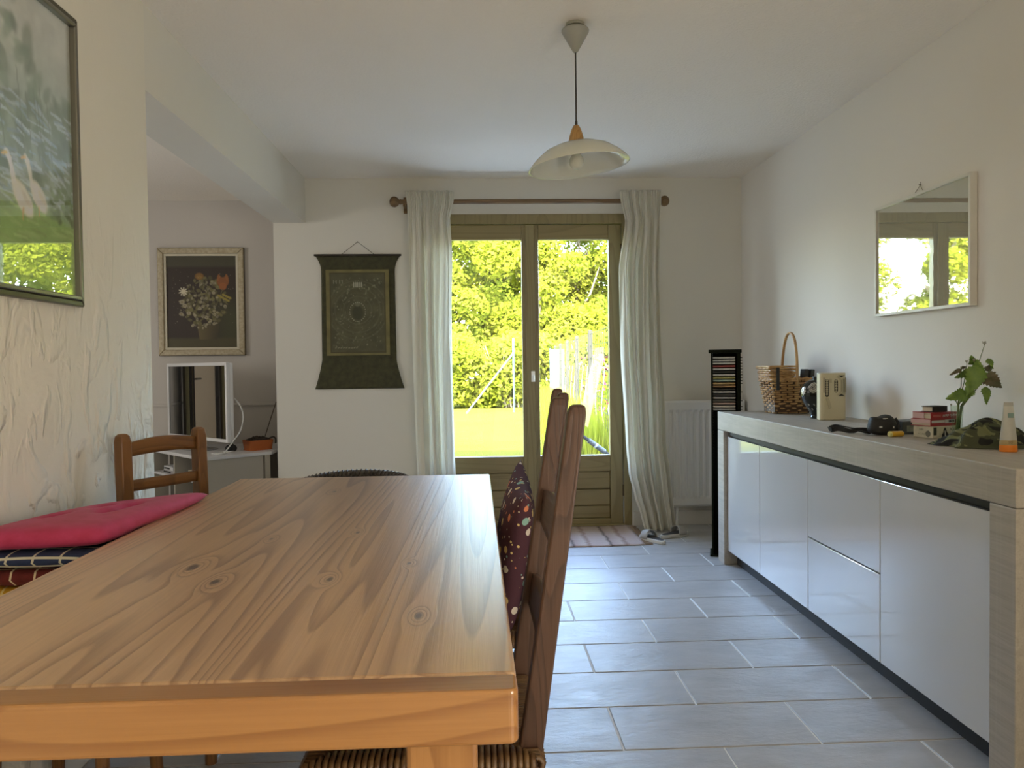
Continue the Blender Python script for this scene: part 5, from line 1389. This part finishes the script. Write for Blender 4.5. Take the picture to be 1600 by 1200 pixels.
obj('handset_body', bx((-.09, -.02, 0), (.09, .02, .022)), M_BEZ, gc, bevel=.009, seg=3); bm = bmesh.new(); [box(bm, (-.06+.03*k_, -.008, .0215), (-.045+.03*k_, .006, .0235)) for k_ in range(4)]; pieces('button', bm, M_GRILL, gc)
bb = at(266, 697.5, z=.5605)
bxo = thing('black_receiver', 'flat black receiver box at the left end of the corner unit', 'box', (bb.x-.0, bb.y+.01, .5605), rzAB+.12); obj('casing', bx((-.11, -.03, 0), (.11, .03, .030)), M_BLK, bxo, bevel=.003); bm = bmesh.new(); box(bm, (-.08, -.0308, .010), (-.02, -.0302, .018)); obj('display', bm, mat('display_window', (.05, .06, .07), .1), bxo)
ms = at(360, 705, z=.5605)
mo = thing('dark_mouse', 'small dark rounded gadget beside the orange bowl', 'gadget', (ms.x, ms.y+.015, .5606), .5)
bm = bmesh.new(); grid(bm, lambda u, v: (.042*math.sin(v*PI)*math.cos(u*2*PI), .026*math.sin(v*PI)*math.sin(u*2*PI), max(0, .018-.030*math.cos(v*PI))), 24, 14, True); bmesh.ops.remove_doubles(bm, verts=bm.verts, dist=.0003); obj('shell', bm, M_BLK, mo, smooth=True)
bm = bmesh.new(); lathe(bm, [(0, .004), (.006, .003), (.007, -.001)], (0.012, 0, .046), 12); obj('wheel', bm, M_GRILL, mo)
ob = at(399, 704, z=.5605)
og = thing('orange_bowl', 'orange tub filled with dark odds and ends, a thin rod standing in it', 'tub', (ob.x, ob.y+.07, .5606), .75)
bm = bmesh.new(); prism(bm, rr2(.088, .062, .02), 0, .004); 
for P_, z0__, z1__ in ((rr2(.088, .062, .02), 0, 0),): pass
R0_, R1_, R2_ = rr2(.084, .058, .02), rr2(.094, .068, .022), rr2(.088, .062, .02)
ring = lambda P_, z_: [bm.verts.new((x, y, z_)) for x, y in P_]
rA, rB, rC, rD = ring(R0_, .0), ring(R1_, .072), ring(R2_, .072), ring(R0_, .01)
for X_, Y_ in ((rA, rB), (rB, rC), (rC, rD)):
    for i in range(len(X_)): k_ = (i+1) % len(X_); bm.faces.new((X_[i], X_[k_], Y_[k_], Y_[i]))
obj('tub_wall', bm, mat('orange_tub', (.46, .125, .025), .45), og, smooth=True, angle=40)
bm = bmesh.new()
for i in range(16):
    a = i*2.4; tube(bm, [(.06*math.cos(a), .04*math.sin(a), .05), (.035*math.cos(a+1), .03*math.sin(a+1), .085+.008*math.sin(i)), (.07*math.cos(a+2), .045*math.sin(a+2), .076), (.082*math.cos(a+2.4), .055*math.sin(a+2.4), .07)], .008, 6)
tube(bm, catmull([(.05, -.03, .07), (.09, -.05, .088), (.105, -.06, .075), (.104, -.062, .04)], 5), .006, 6)
stuff(obj('dark_contents', bm, mat('dark_contents', (.03, .022, .016), .7), og, smooth=True))
inv_og = (Matrix.Translation(og.location) @ Matrix.Rotation(.75, 4, 'Z')).inverted()
bm = bmesh.new(); tube(bm, [inv_og @ at(411, 692, y=ob.y+.07), inv_og @ at(421, 660, y=ob.y+.07), inv_og @ at(431.5, 628, y=ob.y+.07)], .0032, 6); obj('rod', bm, mat('dark_rod', (.05, .035, .022), .6), og)
# door and curtains further along the alcove wall, seen in the screen
d2 = struct(thing('door_2', '', '', (-3.75, Y2-.03, 0))); del d2['label']; del d2['category']
obj('door_leaf', bx((0, 0, .005), (.72, .03, 2.03)), mat('beige_door', (.78, .66, .50), .5), d2, bevel=.003)
bm = bmesh.new(); box(bm, (.64, -.006, .93), (.68, 0, 1.15)); tube(bm, [(.66, -.006, 1.06), (.66, -.045, 1.06), (.56, -.05, 1.06)], .008, 8); obj('handle', bm, mat('steel_handle', (.3, .28, .25), .3, .8), d2)
def dcurt(x0, lab, c1, c2):
    o = thing('striped_curtain', lab, 'curtain', (x0, Y2-.075, 0))
    bm = bmesh.new(); grid(bm, lambda u, v: (.17*u, .028*math.sin(u*5*2*PI), .02+2.1*v), 60, 4); c_ = obj('curtain_panel', bm, None, o, smooth=True)
    m, t, b = newmat('striped_drape_%d' % int(-x0*10)); s_ = t.n('SeparateXYZ'); t.l(t.n('TexCoord').outputs['Object'], s_.inputs[0])
    t.l(t.ramp(t.math('FRACT', t.math('MULTIPLY', s_.outputs[0], 11.0)), [(0, c1), (.5, c2), (.75, (.33, .30, .15))], 'CONSTANT'), b.inputs['Base Color']); b.inputs['Roughness'].default_value = .9; c_.data.materials.append(m)
    md = c_.modifiers.new('t', 'SOLIDIFY'); md.thickness = .002
dcurt(-2.98, 'striped brown curtain nearer the television beside the beige door', (.03, .02, .012), (.10, .07, .03))
dcurt(-3.98, 'striped brown curtain on the far side of the beige door', (.03, .02, .012), (.10, .07, .03))

# ------------------------------------------------------------------ garden
GZ = -.10
def lawn_mat():
    m, t, b = newmat('mown_grass'); v = t.n('TexCoord').outputs['Object']
    n = t.noise(t.mapped((1, 1, 1), (0, 0, 0), v), .7, 4, .6); f_ = t.noise(t.mapped((6, 3, 1), (0, 0, 0), v), 9, 3)
    c = t.mix(n, (.060, .064, .010), (.080, .076, .018)); c = t.mix(t.math('MULTIPLY', f_, .5), c, (.045, .054, .008)); t.l(c, b.inputs['Base Color']); b.inputs['Roughness'].default_value = .95
    b.inputs['Specular IOR Level'].default_value = 0; t.l(t.bump(f_, .6, .05), b.inputs['Normal']); return m
bm = bmesh.new(); box(bm, (-40, 9.6, GZ-.2), (40, 60, GZ)); struct(obj('lawn', bm, lawn_mat()))
bm = bmesh.new(); box(bm, (-40, D+.26, GZ-.2), (40, 9.6, GZ)); struct(obj('terrace', bm, mat('pale_terrace', (.20, .18, .14), .9, spec=0, var=((.12, .11, .085), 3), bump=(30, .3, .01))))
bm = bmesh.new(); box(bm, (-40, -40, GZ-.2), (40, D+.26, GZ-.03)); struct(obj('ground', bm, mat('garden_earth', (.20, .19, .10), .95)))

def foliage_mat(name, c1, c2):
    m = bpy.data.materials.new(name); m.use_nodes = True; t = NT(m)
    for n in list(m.node_tree.nodes): m.node_tree.nodes.remove(n)
    out = t.n('OutputMaterial'); d = t.n('BsdfDiffuse'); tl = t.n('BsdfTranslucent'); mx = t.n('MixShader'); mx.inputs[0].default_value = .5
    n = t.noise(t.mapped(), 1.6, 4, .7); inf = t.n('ObjectInfo')
    c = t.mix(t.ramp(n, [(.35, 0), (.65, 1)]), c1, c2)
    t.l(c, d.inputs[0]); t.l(c, tl.inputs[0]); t.l(d.outputs[0], mx.inputs[1]); t.l(tl.outputs[0], mx.inputs[2]); t.l(mx.outputs[0], out.inputs[0]); return m
M_F1 = foliage_mat('bright_foliage', (0.125, 0.155, 0.010), (0.165, 0.182, 0.018)); M_F2 = foliage_mat('fresh_foliage', (0.110, 0.142, 0.010), (0.160, 0.172, 0.022)); M_F3 = foliage_mat('deep_foliage', (0.065, 0.100, 0.010), (0.105, 0.132, 0.014))
M_BARK = mat('pale_bark', (.30, .26, .20), .9, var=((.18, .15, .11), 12))
def leaves_mesh(name, n, pts_fn, size, m):
    P = np.array([pts_fn() for _ in range(n)]); a = rng.normal(size=(n, 3)); a[:, 1] -= 1.0; a[:, 2] += .9; a /= np.linalg.norm(a, axis=1)[:, None]
    r_ = rng.normal(size=(n, 3)); u = np.cross(a, r_); u /= np.linalg.norm(u, axis=1)[:, None]; v = np.cross(a, u)
    s = (size*(.6+.8*rng.random(n)))[:, None]
    q = np.stack([P-u*s*.9, P-v*s*.5+u*s*.05, P+u*s*.9, P+v*s*.5+u*s*.05], 1).reshape(-1, 3)
    me = bpy.data.meshes.new(name); me.from_pydata(q.tolist(), [], np.arange(n*4).reshape(-1, 4).tolist()); me.materials.append(m); return me
def crown_fn(blobs):
    B_ = [b_ for b_ in blobs]; wts = np.array([b_[3]**2 for b_ in B_]); wts /= wts.sum()
    def fn():
        x, y, z_, r_ = B_[rng.choice(len(B_), p=wts)]; d_ = rng.normal(size=3); d_ /= np.linalg.norm(d_); k_ = rng.random()**.25*r_
        return (x+d_[0]*k_, y+d_[1]*k_, max(.05, z_+d_[2]*k_*.85))
    return fn
tree_proto = []
for k_ in range(3):
    hgt = 7.2+.6*k_
    bl = [(np.clip(rng.normal(), -1.5, 1.5)*.98, np.clip(rng.normal(), -1.5, 1.5)*.75, 1.3+(hgt-2.2)*rng.random(), .55+.5*rng.random()) for _ in range(34)]
    cm = leaves_mesh('crown', 21000, crown_fn(bl), .095, (M_F1, M_F2, M_F3)[k_])
    bm = bmesh.new(); tube(bm, [(0, 0, 0), (.08, 0, 1.5), (-.05, .05, 3.2), (.1, 0, 5.2)], [.16, .13, .09, .03], 8)
    for q in range(7):
        z_ = 1.4+.6*q; a = q*2.3; tube(bm, [(.03, 0, z_), (.6*math.cos(a), .6*math.sin(a)-.2, z_+.7), (1.3*math.cos(a), 1.1*math.sin(a)-.3, z_+1.5)], [.06, .04, .015], 6)
    me = bpy.data.meshes.new('trunk'); bm.to_mesh(me); bm.free(); me.materials.append(M_BARK); tree_proto.append((cm, me))
TK = ['bright yellow-green tree', 'pale fresh-leaved tree', 'deeper green tree']
tpos = [(x, 27+.15*(q % 2), (0, 1, 0, 1, 0, 2, 1, 0)[q], 1.0) for q, x in enumerate((-12.6, -8.9, -5.2, -1.5, 2.2, 5.9, 9.6, 13.3))]
tpos += [(x, 33, (2, 1, 2, 1, 2, 0)[q], 1.25) for q, x in enumerate((-9.5, -4.6, .3, 4.3, 9.4, 14.2))]
tl_ = ['seen in the mirror at the far edge of its glass', 'seen in the mirror, in the middle of its glass', 'seen in the mirror beside its reflected mullion', 'behind the left border of the left door pane', 'in the front row, filling the middle of the garden door view', 'in the front row above the wire fence, in the right door pane', 'reflected in the goose painting, nearer the fence', 'reflected in the goose painting, away from the fence',
       'in the back row, beyond the trees seen in the mirror', 'in the back row, out of view beyond the left curtain', 'in the back row, showing between the front trees behind the left pane', 'in the back row, showing at the outer edge of the right pane', 'in the back row beyond the fence', 'in the back row at the far end beyond the fence']
for i, ((x, y, k_, sc), wh) in enumerate(zip(tpos, tl_)):
    t_ = thing('garden_tree', TK[k_]+' '+wh, 'tree', (x, y, GZ), i*1.1, 'trees at the end of the lawn'); t_.scale = (sc, sc, sc)
    for nm, me in (('crown', tree_proto[k_][0]), ('trunk', tree_proto[k_][1])):
        o = bpy.data.objects.new(nm, me); COL.objects.link(o); o.parent = t_
        if nm == 'crown': o['kind'] = 'stuff'
    t_.rotation_euler = (0, 0, (i % 3-1)*.5)
bl = [(np.clip(rng.normal(), -1.5, 1.5)*.68, rng.normal()*.25, .3+1.5*rng.random(), .50+.2*rng.random()) for _ in range(24)]
hm = [leaves_mesh('bush_leaves', 7500, crown_fn(bl), .085, mm) for mm in (M_F1, M_F2)]
bm = bmesh.new()
for q in range(9): a = q*.7; tube(bm, [(.3*math.cos(a), .1*math.sin(a), 0), (.7*math.cos(a), .25*math.sin(a), 1.0), (1.0*math.cos(a), .3*math.sin(a), 1.8)], [.03, .02, .008], 5)
hst = bpy.data.meshes.new('bush_stem'); bm.to_mesh(hst); bm.free(); hst.materials.append(M_BARK)
hw = ['below the left pane, at its outer side', 'behind the teal stay post', 'at the far end of the wire fence', 'just beyond the wire fence', 'reflected in the goose painting', 'seen in the mirror glass beside its mullion', 'seen in the middle of the mirror glass', 'seen in the mirror at its far edge', 'at the farthest end, away from the fence']
for i, x in enumerate((-1.2, 1.1, 3.4, 5.7, 8.0, -3.5, -5.8, -8.1, -10.4)):
    t_ = thing('garden_bush', 'leafy bush along the lawn edge '+hw[i], 'bush', (x, 22.7+.2*(i % 2), GZ), .3*(i % 3), 'bushes along the lawn edge')
    o = bpy.data.objects.new('bush_leaves', hm[i % 2]); COL.objects.link(o); o.parent = t_; o['kind'] = 'stuff'; o = bpy.data.objects.new('bush_stem', hst); COL.objects.link(o); o.parent = t_

# wire fence on the right with climbing plants
F0, F1 = Vector((1.62, 9.4)), Vector((2.18, 21.8)); FZ = 1.62
M_POST = mat('pale_fence_post', (.030, .030, .024), .8, spec=.05); M_WIRE = mat('pale_green_wire', (.026, .032, .022), .8, spec=.1)
fe = thing('wire_fence', 'pale wire mesh fence running along the right side of the lawn', 'fence', (F0.x, F0.y, GZ), math.atan2(F1.y-F0.y, F1.x-F0.x))
FL = (F1-F0).length; hF = FZ-GZ
for i in range(6):
    x = FL*i/5; obj('post', bx((x-.03, -.03, 0), (x+.03, .03, hF+.04)), M_POST, fe, bevel=.005)
bm = bmesh.new()
for k_ in range(10): z_ = .06+k_*(hF-.08)/9; box(bm, (0, -.004, z_-.003), (FL, .004, z_+.003))
for k_ in range(int(FL/.25)): x = .06+k_*.25; box(bm, (x-.002, .004, .04), (x+.002, .009, hF))
stuff(obj('wire_mesh', bm, M_WIRE, fe))
sh = thing('blue_sheet', 'pale blue sheet tied to the far end of the wire fence', 'sheet', (2.08, 20.9, GZ), 0)
bm = bmesh.new(); grid(bm, lambda u, v: (-.12+.38*u, -.05+.03*math.sin(u*9+v*4), .55+1.10*v), 16, 16); c_ = obj('sheet', bm, mat('pale_blue_sheet', (.045, .06, .065), .6), sh, smooth=True); md = c_.modifiers.new('t', 'SOLIDIFY'); md.thickness = .01
bm = bmesh.new(); tube(bm, [(-.12, -.05, 0), (-.12, -.05, 1.68)], .02, 8); obj('stake', bm, mat('teal_post', (.012, .05, .05), .5), sh)
cl_ = thing('climbing_plant', 'flowering climbing plant growing through the wire fence', 'climbing plant', (F0.x, F0.y, GZ), math.atan2(F1.y-F0.y, F1.x-F0.x))
def cf_():
    x = FL*rng.random(); return (x, -.30-.12*abs(rng.normal()), .1+abs(rng.normal())*.45 if rng.random() < .6 else .1+1.1*rng.random())
o = bpy.data.objects.new('leafage', leaves_mesh('leafage', 6000, cf_, .055, M_F2)); COL.objects.link(o); o.parent = cl_; stuff(o)
def ff_(): return (1.0+7*rng.random()**1.3, -.3+.1*rng.normal(), .25+1.15*rng.random())
o = bpy.data.objects.new('flowers', leaves_mesh('flowers', 320, ff_, .045, mat('red_petals', (.12, .012, .03), .7))); COL.objects.link(o); o.parent = cl_; stuff(o)
bm = bmesh.new()
for k_ in range(14): x = .4+k_*.9; tube(bm, [(x, -.2, 0), (x+.2, -.15, .6), (x+.1, -.2, 1.2)], [.015, .01, .005], 5)
obj('stem', bm, M_BARK, cl_)
# tall grass along the fence foot
def blades(n, fx, h):
    V, Fc = [], []
    for i in range(n):
        x, y = fx(); a = random.random()*2*PI; hh = h*(.5+random.random()); w_ = .006+.006*random.random(); dx, dy = math.cos(a)*w_, math.sin(a)*w_; lx, ly = .15*hh*random.uniform(-1, 1), .15*hh*random.uniform(-1, 1); b_ = len(V)
        V += [(x-dx, y-dy, GZ), (x+dx, y+dy, GZ), (x+lx, y+ly, GZ+hh)]; Fc.append((b_, b_+1, b_+2))
    me = bpy.data.meshes.new('tall_grass'); me.from_pydata(V, [], Fc); me.materials.append(M_F2); o = bpy.data.objects.new('tall_grass', me); COL.objects.link(o); return o
def fxg(): t_ = random.random()**1.2; return (F0.x+(F1.x-F0.x)*t_-.25+.2*random.gauss(0, 1), F0.y+(F1.y-F0.y)*t_)
tag(blades(5200, fxg, .55), 'tall uncut grass along the foot of the wire fence', 'grass', kind='stuff')
# stay post
sx_ = (806-748)/F_PX*20.5
so = thing('stay_post', 'teal fence post with a pale diagonal stay at the end of the lawn', 'post', (sx_-.02, 20.5, GZ))
bm = bmesh.new(); tube(bm, [(0, 0, 0), (0, 0, 1.95)], .030, 10); obj('post', bm, mat('teal_paint', (.012, .05, .05), .5), so)
bm = bmesh.new(); tube(bm, [(-.03, -.02, 1.52), (-1.25, -.3, 0)], .024, 8); obj('stay', bm, mat('pale_stay', (.05, .06, .06), .5), so)
# pole resting on a tall pot
tp = thing('terracotta_planter', 'tall terracotta planter outside, behind the ladder-back chair', 'planter', (.79, 7.0, GZ))
bm = bmesh.new(); lathe(bm, [(0, 0), (.085, 0), (.11, .49), (.12, .50), (.12, .555), (.102, .555), (.098, .49), (0, .48)], seg=28); obj('pot', bm, mat('terracotta', (.36, .16, .08), .85), tp, smooth=True, angle=40)
bm = bmesh.new(); lathe(bm, [(0, .0), (.1, .0), (.1, .012), (0, .014)], (0, 0, .478), 20); obj('soil', bm, mat('soil', (.05, .035, .02), .95), tp)
gpv = thing('grey_pole', 'dark grey garden pole leaning with a pale ring outside the right door pane', 'pole', (0, 7.0, 0))
a, b_ = Vector((.75, 0, .635)), Vector((1.735, 0, GZ+.02))
bm = bmesh.new(); tube(bm, [a, b_], .016, 10); obj('shaft', bm, mat('grey_shaft', (.022, .023, .024), .8, 0, spec=.1), gpv, smooth=True, angle=40)
c_ = a.lerp(b_, .25); e_ = a.lerp(b_, .40); bm = bmesh.new(); tube(bm, [c_, e_], .024, 10); tube(bm, [a.lerp(b_, .43), a.lerp(b_, .62)], .027, 10); obj('sleeve', bm, mat('dark_sleeve', (.02, .022, .024), .5), gpv, smooth=True, angle=40)
bm = bmesh.new(); tube(bm, [a.lerp(b_, .31), a.lerp(b_, .325)], .026, 10); obj('ring', bm, mat('pale_ring', (.2, .2, .19), .4), gpv)
